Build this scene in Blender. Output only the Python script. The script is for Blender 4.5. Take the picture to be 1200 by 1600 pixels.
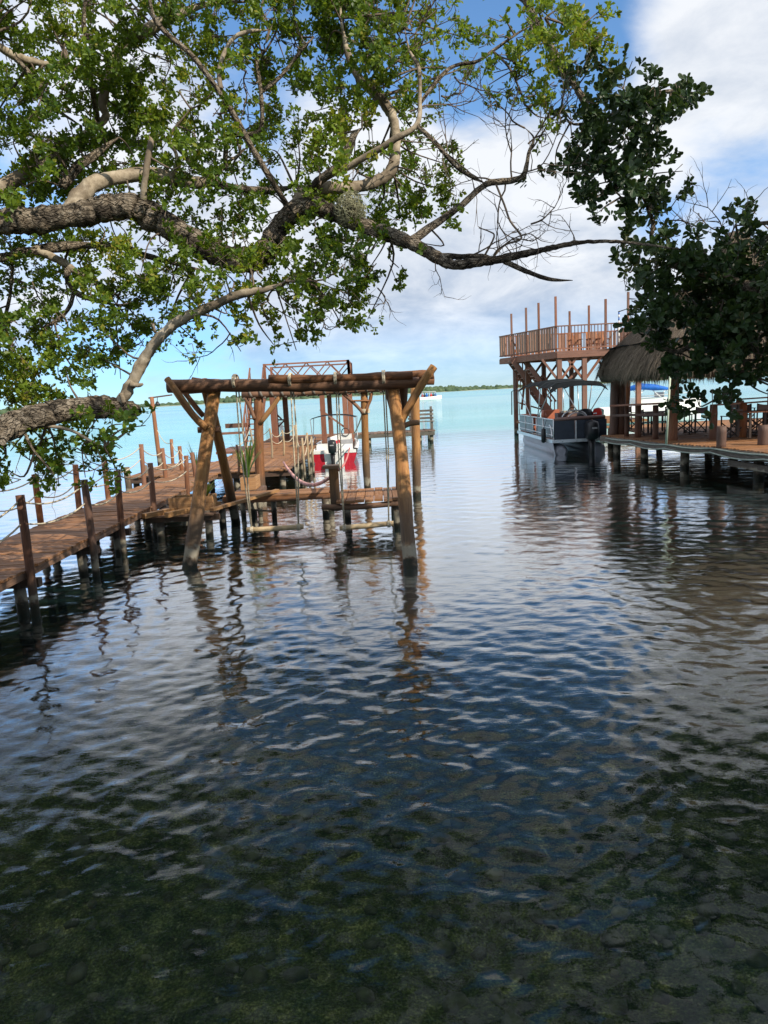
import bpy, math, random
import numpy as np
from mathutils import Vector, Matrix
random.seed(7); rng = np.random.default_rng(11)
for o in list(bpy.data.objects): bpy.data.objects.remove(o)
S = bpy.context.scene
COL = S.collection

# ------------------------------------------------------------------ camera
F = 1155.0; H = 2.75; PITCH = math.radians(9.15); ROLL = math.radians(2.93)
FW = np.array([0, math.cos(PITCH), -math.sin(PITCH)]); R0 = np.array([1, 0, 0.]); U0 = np.cross(R0, FW)
RT = R0*math.cos(ROLL) - U0*math.sin(ROLL); UP = R0*math.sin(ROLL) + U0*math.cos(ROLL)
EYE = np.array([0, 0, H])
cam_d = bpy.data.cameras.new('camera'); cam = bpy.data.objects.new('camera', cam_d); COL.objects.link(cam)
cam_d.sensor_fit = 'VERTICAL'; cam_d.sensor_height = 36.0; cam_d.lens = 36.0*F/1600.0
cam_d.clip_start = 0.05; cam_d.clip_end = 8000
cam.matrix_world = Matrix(((RT[0], UP[0], -FW[0], 0), (RT[1], UP[1], -FW[1], 0), (RT[2], UP[2], -FW[2], H), (0, 0, 0, 1)))
S.camera = cam

# ------------------------------------------------------------------ sky and sun
SUN_EL = math.radians(37); SUN_AZ = math.radians(132)          # azimuth from +Y towards +X
sun_dir = Vector((math.sin(SUN_AZ)*math.cos(SUN_EL), math.cos(SUN_AZ)*math.cos(SUN_EL), math.sin(SUN_EL)))
sd = bpy.data.lights.new('sun', 'SUN'); sd.energy = 5.0; sd.angle = math.radians(0.5); sd.color = (1.0, 0.90, 0.75)
sun = bpy.data.objects.new('sun', sd); COL.objects.link(sun)
sun.rotation_euler = sun_dir.to_track_quat('Z', 'Y').to_euler(); sun.location = (20, -12, 25)
S.view_settings.view_transform = 'Standard'; S.view_settings.look = 'None'
S.view_settings.gamma = 1.0; S.view_settings.exposure = 0.12; S.view_settings.use_curve_mapping = False
S.cycles.use_denoising = True
S.cycles.max_bounces = 8; S.cycles.transparent_max_bounces = 16; S.cycles.glossy_bounces = 3
S.cycles.caustics_reflective = False; S.cycles.caustics_refractive = False

def ray(px, py): return FW + RT*(px-600)/F + UP*(800-py)/F
def G(px, py, z=0.0):
    d = ray(px, py); return EYE + d*((z-H)/d[2])
def D(px, py, Y):
    d = ray(px, py); return EYE + d*(Y/d[1])
def proj(p):
    v = np.asarray(p, float)-EYE; w = v@FW; return 600+F*(v@RT)/w, 800-F*(v@UP)/w, w

W = bpy.data.worlds.new('World'); S.world = W; W.use_nodes = True
def build_world():
    nt = W.node_tree; N = nt.nodes; L = nt.links; N.clear()
    def n(t, **k):
        x = N.new(t)
        for a, b in k.items(): setattr(x, a, b)
        return x
    def m(op, a, b=None, c=None, clamp=False):
        x = n('ShaderNodeMath', operation=op, use_clamp=clamp)
        for i, v in enumerate((a, b, c)):
            if v is None: continue
            if isinstance(v, (int, float)): x.inputs[i].default_value = v
            else: L.new(v, x.inputs[i])
        return x.outputs[0]
    out = n('ShaderNodeOutputWorld'); bg = n('ShaderNodeBackground')
    sky = n('ShaderNodeTexSky', sky_type='NISHITA', sun_disc=False)
    sky.sun_elevation = SUN_EL; sky.sun_rotation = SUN_AZ; sky.altitude = 10; sky.air_density = 1.0; sky.dust_density = 0.0; sky.ozone_density = 3.5
    tc = n('ShaderNodeTexCoord'); sep = n('ShaderNodeSeparateXYZ'); L.new(tc.outputs['Generated'], sep.inputs[0])
    z = m('MAXIMUM', sep.outputs[2], 0.0)
    zz = m('ADD', z, 0.34)
    cx = m('DIVIDE', sep.outputs[0], zz); cy = m('DIVIDE', sep.outputs[1], zz)
    comb = n('ShaderNodeCombineXYZ'); L.new(cx, comb.inputs[0]); L.new(cy, comb.inputs[1]); comb.inputs[2].default_value = 3.7
    def noise(scale, detail, rough, dist=0.0, vec=comb.outputs[0]):
        x = n('ShaderNodeTexNoise'); x.inputs['Scale'].default_value = scale; x.inputs['Detail'].default_value = detail
        x.inputs['Roughness'].default_value = rough; x.inputs['Distortion'].default_value = dist
        L.new(vec, x.inputs['Vector']); return x.outputs['Fac']
    big = noise(1.9, 9, 0.56, 0.3)
    veil = noise(0.9, 6, 0.6, 0.8)
    fine = noise(6.5, 8, 0.6, 0.3)
    def blob(px, py, rad, soft):       # a direction on the sky sphere where cloud is thicker or thinner
        d = ray(px, py); d = d/np.linalg.norm(d)
        v = n('ShaderNodeVectorMath', operation='DOT_PRODUCT'); L.new(tc.outputs['Generated'], v.inputs[0]); v.inputs[1].default_value = d
        mr = n('ShaderNodeMapRange', interpolation_type='SMOOTHSTEP'); L.new(v.outputs['Value'], mr.inputs[0])
        mr.inputs[1].default_value = math.cos(math.radians(rad+soft)); mr.inputs[2].default_value = math.cos(math.radians(max(rad-soft, 0)))
        return mr.outputs[0]
    cov = m('ADD', m('MULTIPLY', big, 1.9), m('MULTIPLY', fine, 0.35))
    cov = m('ADD', cov, m('MULTIPLY', veil, 0.7))
    cov = m('SUBTRACT', cov, 0.80)
    for (px, py, rad, soft, amt) in CLOUDS:
        cov = m('ADD', cov, m('MULTIPLY', blob(px, py, rad, soft), amt))
    mask = n('ShaderNodeMapRange', interpolation_type='SMOOTHSTEP'); L.new(cov, mask.inputs[0])
    mask.inputs[1].default_value = 0.18; mask.inputs[2].default_value = 0.80
    mk = m('MULTIPLY', mask.outputs[0], 0.94)
    # near the horizon the cloud sheets thin out into flat streaks
    hz = n('ShaderNodeMapRange', interpolation_type='SMOOTHSTEP'); L.new(sep.outputs[2], hz.inputs[0]); hz.inputs[1].default_value = 0.005; hz.inputs[2].default_value = 0.13
    hz.inputs[3].default_value = 0.42; hz.inputs[4].default_value = 1.0
    mk = m('MULTIPLY', mk, hz.outputs[0])
    # cloud tone: bright tops, grey bases
    base = n('ShaderNodeMapRange', interpolation_type='SMOOTHSTEP'); L.new(sep.outputs[2], base.inputs[0]); base.inputs[1].default_value = 0.03; base.inputs[2].default_value = 0.24
    tone = m('ADD', m('MULTIPLY', base.outputs[0], 0.30), m('MULTIPLY', noise(3.6, 9, 0.6, 0.3), 2.1), )
    tone = m('MULTIPLY', m('SUBTRACT', tone, 0.66), 1.2, clamp=True)
    cr = n('ShaderNodeValToRGB'); L.new(tone, cr.inputs[0])
    cr.color_ramp.elements[0].position = 0.1; cr.color_ramp.elements[0].color = (4.3, 5.1, 6.4, 1)
    cr.color_ramp.elements[1].position = 0.95; cr.color_ramp.elements[1].color = (8.9, 9.1, 9.4, 1)
    hs = n('ShaderNodeHueSaturation'); hs.inputs['Saturation'].default_value = 1.12; hs.inputs['Value'].default_value = 1.75; L.new(sky.outputs[0], hs.inputs['Color'])
    # moist blue air low over the lagoon
    lo = n('ShaderNodeMapRange', interpolation_type='SMOOTHSTEP'); L.new(sep.outputs[2], lo.inputs[0]); lo.inputs[1].default_value = 0.30; lo.inputs[2].default_value = 0.0
    tint = n('ShaderNodeMix', data_type='RGBA', blend_type='MULTIPLY'); L.new(lo.outputs[0], tint.inputs['Factor']); L.new(hs.outputs[0], tint.inputs['A']); tint.inputs['B'].default_value = (.33, .56, .92, 1)
    mix = n('ShaderNodeMix', data_type='RGBA'); L.new(mk, mix.inputs['Factor']); L.new(tint.outputs['Result'], mix.inputs['A']); L.new(cr.outputs[0], mix.inputs['B'])
    L.new(mix.outputs['Result'], bg.inputs['Color']); bg.inputs['Strength'].default_value = 0.10
    L.new(bg.outputs[0], out.inputs[0])
CLOUDS = [(765, 100, 7, 6, -1.2), (820, 190, 4, 4, -0.8), (520, 60, 9, 7, -0.35), (150, 200, 14, 9, -0.2), (700, 310, 8, 6, 0.9), (740, 460, 11, 7, 0.9), (420, 380, 8, 6, 0.25),
          (1080, 120, 12, 9, 0.35), (1120, 290, 4, 4, -0.35), (960, 390, 3, 3, -0.5), (560, 510, 6, 4, 0.3), (250, 570, 6, 4, -0.3), (640, 575, 3, 2, -0.2)]
build_world()

# ------------------------------------------------------------------ mesh helpers
class MB:
    def __init__(s): s.v = []; s.f = []; s.uv = []; s.sm = []
    def face(s, idx, uvs, smooth=False): s.f.append(tuple(idx)); s.uv.append(uvs); s.sm.append(smooth)
    def tube(s, pts, radii, n=8, cap=True, smooth=True, seed=None, rough=0.0, flat=1.0):
        P = np.asarray(pts, float); k = len(P)
        if np.isscalar(radii): radii = [radii]*k
        T = np.gradient(P, axis=0); T /= np.linalg.norm(T, axis=1)[:, None]+1e-9
        ref = np.array([0, 0, 1.]) if abs(T[0][2]) < 0.9 else np.array([1., 0, 0])
        a = np.cross(T[0], ref); a /= np.linalg.norm(a)
        b0 = len(s.v); ln = 0; L_ = [0.0]
        for i in range(1, k): ln += np.linalg.norm(P[i]-P[i-1]); L_.append(ln)
        ang = np.arange(n)*2*math.pi/n
        u0 = random.random()*7
        for i in range(k):
            a = a - T[i]*(a@T[i]); a /= np.linalg.norm(a)+1e-9; b = np.cross(T[i], a)
            rr = np.full(n, radii[i])
            if rough: rr = rr*(1+rng.normal(0, rough, n))
            ring = P[i] + np.cos(ang)[:, None]*a*rr[:, None] + np.sin(ang)[:, None]*b*(rr*flat)[:, None]
            s.v.extend(map(tuple, ring))
        for i in range(k-1):
            for j in range(n):
                j2 = (j+1) % n
                c = 2*math.pi*radii[i]
                s.face((b0+i*n+j, b0+i*n+j2, b0+(i+1)*n+j2, b0+(i+1)*n+j),
                       ((u0+j/n*c, u0+L_[i]), (u0+(j+1)/n*c, u0+L_[i]), (u0+(j+1)/n*c, u0+L_[i+1]), (u0+j/n*c, u0+L_[i+1])), smooth)
        if cap:
            r0_, r1_ = radii[0], radii[-1]
            s.face([b0+j for j in range(n)][::-1], [(u0+math.cos(x)*r0_*.3, u0+math.sin(x)*r0_) for x in ang][::-1])
            s.face([b0+(k-1)*n+j for j in range(n)], [(u0+math.cos(x)*r1_*.3, u0+math.sin(x)*r1_) for x in ang])
        return s
    def log(s, p0, p1, r0, r1=None, n=12, seg=7, bend=0.02, rough=0.025):
        p0 = np.asarray(p0, float); p1 = np.asarray(p1, float); r1 = r0 if r1 is None else r1
        t = np.linspace(0, 1, seg); off = rng.normal(0, bend, 3); off2 = rng.normal(0, bend*.5, 3)
        P = p0+(p1-p0)*t[:, None]+off*np.sin(t*math.pi)[:, None]+off2*np.sin(t*2*math.pi)[:, None]
        R = (r0+(r1-r0)*t)*(1+rng.normal(0, rough, seg))
        return s.tube(P, list(R), n, rough=rough)
    def box(s, c, size, M=None):
        c = np.asarray(c, float); h = np.asarray(size, float)/2; b0 = len(s.v)
        co = np.array([(x, y, z) for x in (-1, 1) for y in (-1, 1) for z in (-1, 1)])*h
        ax = int(np.argmax(size))
        faces = [(0, 1, 3, 2), (4, 6, 7, 5), (0, 4, 5, 1), (2, 3, 7, 6), (0, 2, 6, 4), (1, 5, 7, 3)]
        u0 = random.random()*9
        for f in faces:
            q = co[list(f)]; d = [i for i in range(3) if np.ptp(q[:, i]) > 1e-9]
            if len(d) < 2: d = [0, 1]
            al = ax if ax in d else d[0]; ot = [i for i in d if i != al][0]
            s.face([b0+i for i in f], [(u0+p[ot]+.37*ot, u0+p[al]) for p in q])
        if M is not None: co = co@np.asarray(M).T
        s.v.extend(map(tuple, co+c)); return s
    def beam(s, p0, p1, w, h, up=(0, 0, 1)):
        p0 = np.asarray(p0, float); p1 = np.asarray(p1, float); d = p1-p0; L = np.linalg.norm(d); d /= L
        u = np.asarray(up, float)
        if abs(u@d) > .98: u = np.array([0, 1., 0])
        x = np.cross(d, u); x /= np.linalg.norm(x); z = np.cross(x, d)
        return s.box((p0+p1)/2, (w, L, h), np.stack([x, d, z], 1))
    def lathe(s, prof, c=(0, 0, 0), n=16, sx=1, sy=1, smooth=True):
        b0 = len(s.v); c = np.asarray(c, float)
        for (r, z) in prof:
            for j in range(n):
                a = 2*math.pi*j/n; s.v.append((c[0]+r*math.cos(a)*sx, c[1]+r*math.sin(a)*sy, c[2]+z))
        for i in range(len(prof)-1):
            for j in range(n):
                j2 = (j+1) % n
                s.face((b0+i*n+j, b0+i*n+j2, b0+(i+1)*n+j2, b0+(i+1)*n+j), ((j/n, prof[i][1]), ((j+1)/n, prof[i][1]), ((j+1)/n, prof[i+1][1]), (j/n, prof[i+1][1])), smooth)
        return s
    def prism(s, poly, z0, z1):
        b0 = len(s.v); n = len(poly)
        s.v += [(x, y, z0) for x, y in poly]+[(x, y, z1) for x, y in poly]
        s.face(list(range(b0, b0+n))[::-1], [(x, y) for x, y in poly][::-1]); s.face(range(b0+n, b0+2*n), [(x, y) for x, y in poly])
        for i in range(n):
            j = (i+1) % n; l = math.dist(poly[i], poly[j])
            s.face((b0+i, b0+j, b0+n+j, b0+n+i), ((z0, 0), (z0, l), (z1, l), (z1, 0)))
        return s
    def grid(s, P, smooth=True, closed=False):
        P = np.asarray(P, float); a, b = P.shape[:2]; b0 = len(s.v); s.v.extend(map(tuple, P.reshape(-1, 3)))
        for i in range(a-1):
            for j in range(b if closed else b-1):
                j2 = (j+1) % b
                s.face((b0+i*b+j, b0+i*b+j2, b0+(i+1)*b+j2, b0+(i+1)*b+j), ((j*.2, i*.2), (j*.2+.2, i*.2), (j*.2+.2, i*.2+.2), (j*.2, i*.2+.2)), smooth)
        return s
    def mesh(s, name, off=(0, 0, 0)):
        me = bpy.data.meshes.new(name); V = np.asarray(s.v, float)-np.asarray(off, float)
        me.from_pydata(V.tolist(), [], s.f)
        uvl = me.uv_layers.new(name='UVMap'); uvl.data.foreach_set('uv', np.array([c for f in s.uv for c in f], float).ravel())
        me.polygons.foreach_set('use_smooth', np.array(s.sm, bool)); me.update(); return me
    def build(s, name, mat, parent=None, kind=None):
        off = (0, 0, 0) if parent is None else wloc(parent)
        me = s.mesh(name, off); o = bpy.data.objects.new(name, me); COL.objects.link(o)
        if mat is not None: me.materials.append(mat)
        if parent is not None: o.parent = parent
        if kind: o['kind'] = kind
        return o
def wloc(o):
    v = np.zeros(3)
    while o is not None: v += np.array(o.location); o = o.parent
    return v
def empty(name, loc, label, cat, group=None):
    o = bpy.data.objects.new(name, None); o.location = tuple(map(float, loc)); o.empty_display_size = .2; COL.objects.link(o)
    o['label'] = label; o['category'] = cat
    if group: o['group'] = group
    return o
def tag(o, label, cat, group=None):
    o['label'] = label; o['category'] = cat
    if group: o['group'] = group
    return o
def structure(o): o['kind'] = 'structure'; return o
def inst(name, me, parent, loc, rot=(0, 0, 0), scale=(1, 1, 1)):
    o = bpy.data.objects.new(name, me); COL.objects.link(o); o.parent = parent
    o.location = tuple(np.asarray(loc, float)-wloc(parent)); o.rotation_euler = rot; o.scale = scale; return o
def copy_tree(o, parent=None):
    c = o.copy(); COL.objects.link(c); c.parent = parent
    for ch in list(o.children): copy_tree(ch, c)
    return c
def hang(p0, p1, sag, n=9):
    p0 = np.asarray(p0, float); p1 = np.asarray(p1, float); t = np.linspace(0, 1, n)[:, None]
    P = p0+(p1-p0)*t; P[:, 2] -= (sag*4*t*(1-t))[:, 0]; return P

# ------------------------------------------------------------------ materials
class NT:
    def __init__(s, name):
        s.m = bpy.data.materials.new(name); s.m.use_nodes = True; s.t = s.m.node_tree; s.t.nodes.clear()
    def n(s, t, ins=None, **k):
        x = s.t.nodes.new(t)
        for a, b in k.items(): setattr(x, a, b)
        for a, b in (ins or {}).items(): s.set(x, a, b)
        return x
    def set(s, x, a, b):
        if isinstance(b, bpy.types.NodeSocket): s.t.links.new(b, x.inputs[a])
        elif isinstance(b, bpy.types.Node): s.t.links.new(b.outputs[0], x.inputs[a])
        else: x.inputs[a].default_value = b
    def math(s, op, a, b=0.0, c=None, clamp=False):
        x = s.n('ShaderNodeMath', operation=op, use_clamp=clamp); s.set(x, 0, a); s.set(x, 1, b)
        if c is not None: s.set(x, 2, c)
        return x.outputs[0]
    def noise(s, vec, scale, detail=4, rough=.6, dist=0.):
        x = s.n('ShaderNodeTexNoise', {'Scale': scale, 'Detail': detail, 'Roughness': rough, 'Distortion': dist}); s.set(x, 'Vector', vec); return x.outputs['Fac']
    def map(s, vec, sc=(1, 1, 1), loc=(0, 0, 0)):
        x = s.n('ShaderNodeMapping'); s.set(x, 'Vector', vec); x.inputs['Scale'].default_value = sc
        if isinstance(loc, tuple): x.inputs['Location'].default_value = loc
        else: s.set(x, 'Location', loc)
        return x.outputs[0]
    def ramp(s, fac, stops):
        x = s.n('ShaderNodeValToRGB'); s.set(x, 0, fac); e = x.color_ramp.elements
        while len(e) < len(stops): e.new(.5)
        for i, (p, c) in enumerate(stops): e[i].position = p; e[i].color = (*c, 1) if len(c) == 3 else c
        return x.outputs[0]
    def mix(s, f, a, b, blend='MIX'):
        x = s.n('ShaderNodeMix', data_type='RGBA', blend_type=blend); s.set(x, 'Factor', f)
        for k, v in (('A', a), ('B', b)): s.set(x, k, (*v, 1) if isinstance(v, tuple) and len(v) == 3 else v)
        return x.outputs['Result']
    def range(s, v, a, b, c=0., d=1., smooth=True):
        x = s.n('ShaderNodeMapRange', interpolation_type='SMOOTHSTEP' if smooth else 'LINEAR'); s.set(x, 0, v)
        for i, q in enumerate((a, b, c, d)): s.set(x, i+1, q)
        return x.outputs[0]
    def bump(s, h, strength=.3, dist=.02, normal=None):
        x = s.n('ShaderNodeBump', {'Strength': strength, 'Distance': dist}); s.set(x, 'Height', h)
        if normal is not None: s.set(x, 'Normal', normal)
        return x.outputs[0]
    def out(s, sh, vol=None):
        o = s.n('ShaderNodeOutputMaterial'); s.set(o, 'Surface', sh)
        return s.m
    def principled(s, col, rough=.7, normal=None, spec=.3, metal=0.):
        p = s.n('ShaderNodeBsdfPrincipled'); s.set(p, 'Base Color', (*col, 1) if isinstance(col, tuple) and len(col) == 3 else col); s.set(p, 'Roughness', rough)
        p.inputs['Specular IOR Level'].default_value = spec; p.inputs['Metallic'].default_value = metal
        if normal is not None: s.set(p, 'Normal', normal)
        return p

def wood(name, a, b, dark, wet=True, rough=.62, gs=1.0, bump=.35, stain_shade=.75):
    k = NT(name); tc = k.n('ShaderNodeTexCoord'); oi = k.n('ShaderNodeObjectInfo'); ge = k.n('ShaderNodeNewGeometry')
    off = k.n('ShaderNodeCombineXYZ', {0: k.math('MULTIPLY', oi.outputs['Random'], 37.), 1: k.math('MULTIPLY', oi.outputs['Random'], 91.)})
    uv = k.map(tc.outputs['UV'], (14*gs, 1.1*gs, 1), off.outputs[0])
    g1 = k.noise(uv, 2.2, 7, .66, .5); uv2 = k.map(tc.outputs['UV'], (60*gs, 2.0*gs, 1), off.outputs[0]); g2 = k.noise(uv2, 2., 4, .6)
    blot = k.noise(k.map(tc.outputs['UV'], (1.6, 1.0, 1), off.outputs[0]), 1.6, 4, .6)
    c = k.ramp(g1, [(.28, dark), (.46, a), (.7, b)])
    c = k.mix(k.range(blot, .38, .72, 0, .55), c, k.mix(.5, dark, a))
    c = k.mix(k.range(g2, .5, .75, 0., .5), c, dark)
    gw = k.noise(k.map(tc.outputs['UV'], (5., .8, 1), off.outputs[0]), 1.3, 5, .65)
    c = k.mix(k.range(gw, .5, .72, 0., .45), c, tuple(x*.6+.075 for x in a))
    ck = k.noise(k.map(tc.outputs['UV'], (26*gs, .7*gs, 1), off.outputs[0]), 1.2, 3, .5); c = k.mix(k.range(ck, .345, .30, 0., .85), c, tuple(x*.3 for x in dark))
    hv = k.math('ADD', k.math('MULTIPLY', oi.outputs['Random'], .5), .75)
    c = k.mix(1.0, c, k.n('ShaderNodeCombineXYZ', {0: hv, 1: hv, 2: hv}).outputs[0], 'MULTIPLY')
    wn = k.n('ShaderNodeTexWhiteNoise', {'W': k.math('MULTIPLY', oi.outputs['Random'], 51.7)}, noise_dimensions='1D')
    c = k.mix(k.math('MULTIPLY', k.math('POWER', wn.outputs['Value'], 2.), .5), c, k.mix(.5, tuple(.3*x+.055 for x in a), tuple(.3*x+.12 for x in b)))
    ro = k.range(g1, .3, .7, rough+.12, rough-.12)
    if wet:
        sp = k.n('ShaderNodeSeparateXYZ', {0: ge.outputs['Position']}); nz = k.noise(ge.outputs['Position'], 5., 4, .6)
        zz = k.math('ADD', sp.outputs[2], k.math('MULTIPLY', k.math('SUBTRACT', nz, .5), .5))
        c = k.mix(k.range(zz, stain_shade, stain_shade*.35, 0, .86), c, (.075, .06, .046))  # waterline stain; the tall setting also paints shade onto the logs
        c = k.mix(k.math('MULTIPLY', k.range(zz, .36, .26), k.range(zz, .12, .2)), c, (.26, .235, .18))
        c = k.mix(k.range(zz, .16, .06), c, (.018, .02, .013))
    bh = k.math('ADD', k.math('MULTIPLY', g1, .7), k.math('MULTIPLY', g2, .3))
    return k.out(k.principled(c, ro, k.bump(bh, bump, .03), .25))
def plain(name, col, rough=.5, var=.12, sc=6., metal=0., spec=.4, bump=.0):
    k = NT(name); tc = k.n('ShaderNodeTexCoord'); nz = k.noise(tc.outputs['Object'], sc, 5, .6)
    d = tuple(x*(1-var*1.6) for x in col); e = tuple(min(1, x*(1+var)) for x in col)
    c = k.ramp(nz, [(.3, d), (.7, e)])
    return k.out(k.principled(c, k.range(nz, .3, .7, rough-.06, rough+.08), k.bump(nz, bump, .02) if bump else None, spec, metal))
M = {}
M['plank'] = wood('pier plank wood', (.30, .135, .052), (.41, .215, .10), (.11, .05, .025), wet=False, rough=.72)
M['plank_old'] = wood('weathered plank wood', (.17, .10, .065), (.26, .165, .11), (.07, .045, .03), wet=False, rough=.7)
M['post'] = wood('red brown post wood', (.27, .095, .034), (.36, .15, .055), (.09, .035, .018))
M['dpost'] = wood('dark post wood', (.12, .052, .03), (.19, .088, .047), (.045, .022, .014))
M['log'] = wood('peeled log wood', (.34, .16, .052), (.48, .26, .09), (.13, .055, .022), gs=.8, stain_shade=1.5)  # legs darken high up: wet wood low down plus painted tree shade
M['dlog'] = wood('dark log wood', (.20, .085, .036), (.34, .155, .062), (.06, .026, .014), gs=.8)
M['pile'] = wood('old pile wood', (.16, .12, .085), (.24, .19, .13), (.06, .045, .03))
M['stick'] = wood('pale driftwood', (.46, .34, .2), (.58, .46, .3), (.2, .13, .075))
M['tower'] = wood('tower timber', (.26, .105, .062), (.34, .155, .095), (.11, .05, .03))
M['tower_board'] = wood('tower board timber', (.36, .19, .125), (.44, .26, .18), (.17, .085, .05), wet=False)
M['beam_old'] = wood('grey beam wood', (.15, .13, .11), (.25, .22, .19), (.06, .05, .045))
M['box'] = wood('planter box wood', (.38, .2, .08), (.46, .27, .12), (.18, .085, .035), wet=False)
M['rope'] = plain('pale rope', (.62, .54, .4), .9, .25, 40, bump=.4)
M['seatlog'] = wood('bare swing seat wood', (.5, .38, .22), (.62, .5, .33), (.25, .16, .08), wet=False)
M['white'] = plain('white gelcoat', (.80, .80, .77), .3, .05, 3)
M['red'] = plain('red hull paint', (.50, .022, .040), .28, .12, 3)
M['black'] = plain('black plastic', (.018, .019, .022), .35, .2, 6)
M['grey'] = plain('grey upholstery', (.33, .33, .34), .7, .1, 6)
M['silver'] = plain('aluminium', (.62, .63, .64), .32, .08, 8, metal=.85)
M['boatside'] = plain('boat side panel', (.16, .175, .20), .4, .1, 3)
M['hullgrey'] = plain('lilac grey pontoon', (.34, .34, .39), .4, .1, 3)
M['navy'] = plain('dark stern panel', (.03, .038, .055), .35, .2, 3)
M['brownseat'] = plain('brown vinyl', (.17, .10, .085), .5, .12, 5)
M['orangeseat'] = plain('terracotta vinyl', (.50, .16, .09), .5, .12, 5)
M['canvas'] = plain('dark canvas', (.012, .015, .017), .9, .3, 5, spec=.08, bump=.2)
M['blue'] = plain('blue canvas', (.012, .13, .52), .7, .2, 5)
M['metal'] = plain('dull steel', (.4, .41, .42), .4, .1, 9, metal=.7)
M['hose'] = plain('grey green hose', (.33, .38, .33), .5, .15, 9)
M['sling'] = plain('taupe sling cloth', (.20, .16, .14), .9, .15, 20)
M['chairwood'] = plain('dark chair wood', (.045, .03, .022), .5, .25, 12)
M['redcloth'] = plain('red cloth', (.6, .03, .02), .8, .15, 7)
M['palebeige'] = plain('pale stone', (.5, .47, .4), .9, .2, 9)
# ------------------------------------------------------------------ water, bed, bank, far shore
def water_material():
    k = NT('lagoon water'); ge = k.n('ShaderNodeNewGeometry'); P = ge.outputs['Position']
    sp = k.n('ShaderNodeSeparateXYZ', {0: P})
    r = k.n('ShaderNodeVectorMath', {0: P}, operation='LENGTH').outputs['Value']
    w1 = k.noise(k.map(P, (1.6, 3.6, 1)), 2.6, 5, .55, .6); w2 = k.noise(k.map(P, (.35, .9, 1)), 1.2, 4, .55, .4)
    w3 = k.noise(k.map(P, (.05, .16, 1)), 1., 4, .6)
    near = k.range(r, 6., 45., 1., 0.); 
    h = k.math('ADD', k.math('MULTIPLY', w1, k.math('MULTIPLY', near, .0040)), k.math('MULTIPLY', w2, k.range(r, 14., 60., .0, .10)))
    h = k.math('ADD', h, k.math('MULTIPLY', w3, k.range(r, 60., 400., .0, 1.4)))
    nb = k.n('ShaderNodeBump', {'Strength': 1.0, 'Distance': 1.0}); k.set(nb, 'Height', h); nb = nb.outputs[0]
    fr = k.n('ShaderNodeFresnel', {'IOR': 1.333}); k.set(fr, 'Normal', nb)
    frs = k.math('MULTIPLY', k.math('MULTIPLY', fr.outputs[0], k.range(fr.outputs[0], .045, .20, .95, 2.5)), k.range(r, 14., 60., 1., .32), clamp=True)     # wave-averaged reflectance falls off towards the rougher open lagoon
    gl = k.n('ShaderNodeBsdfGlossy', {'Color': (1, 1, 1, 1)}); k.set(gl, 'Normal', nb); k.set(gl, 'Roughness', k.range(r, 25., 200., .0, .16))
    tr = k.n('ShaderNodeBsdfTransparent', {'Color': (.82, .92, .86, 1)})
    # water body: clear over the dark weed near the bank, milky turquoise over the white marl further out
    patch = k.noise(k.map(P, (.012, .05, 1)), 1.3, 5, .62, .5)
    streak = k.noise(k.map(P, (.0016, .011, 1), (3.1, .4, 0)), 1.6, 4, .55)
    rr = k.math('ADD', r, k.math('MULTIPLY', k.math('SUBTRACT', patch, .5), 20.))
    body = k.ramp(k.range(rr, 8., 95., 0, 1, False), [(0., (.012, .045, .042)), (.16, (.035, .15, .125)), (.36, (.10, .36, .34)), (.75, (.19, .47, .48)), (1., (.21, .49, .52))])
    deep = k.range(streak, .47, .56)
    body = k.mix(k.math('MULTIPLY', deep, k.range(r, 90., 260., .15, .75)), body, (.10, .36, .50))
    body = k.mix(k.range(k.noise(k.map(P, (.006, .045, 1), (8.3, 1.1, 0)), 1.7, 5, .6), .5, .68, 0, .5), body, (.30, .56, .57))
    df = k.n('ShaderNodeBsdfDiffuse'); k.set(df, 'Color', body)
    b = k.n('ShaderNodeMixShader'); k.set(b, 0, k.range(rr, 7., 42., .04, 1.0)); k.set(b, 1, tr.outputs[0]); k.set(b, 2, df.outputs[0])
    mx = k.n('ShaderNodeMixShader'); k.set(mx, 0, frs); k.set(mx, 1, b.outputs[0]); k.set(mx, 2, gl.outputs[0])
    return k.out(mx.outputs[0])

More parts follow.
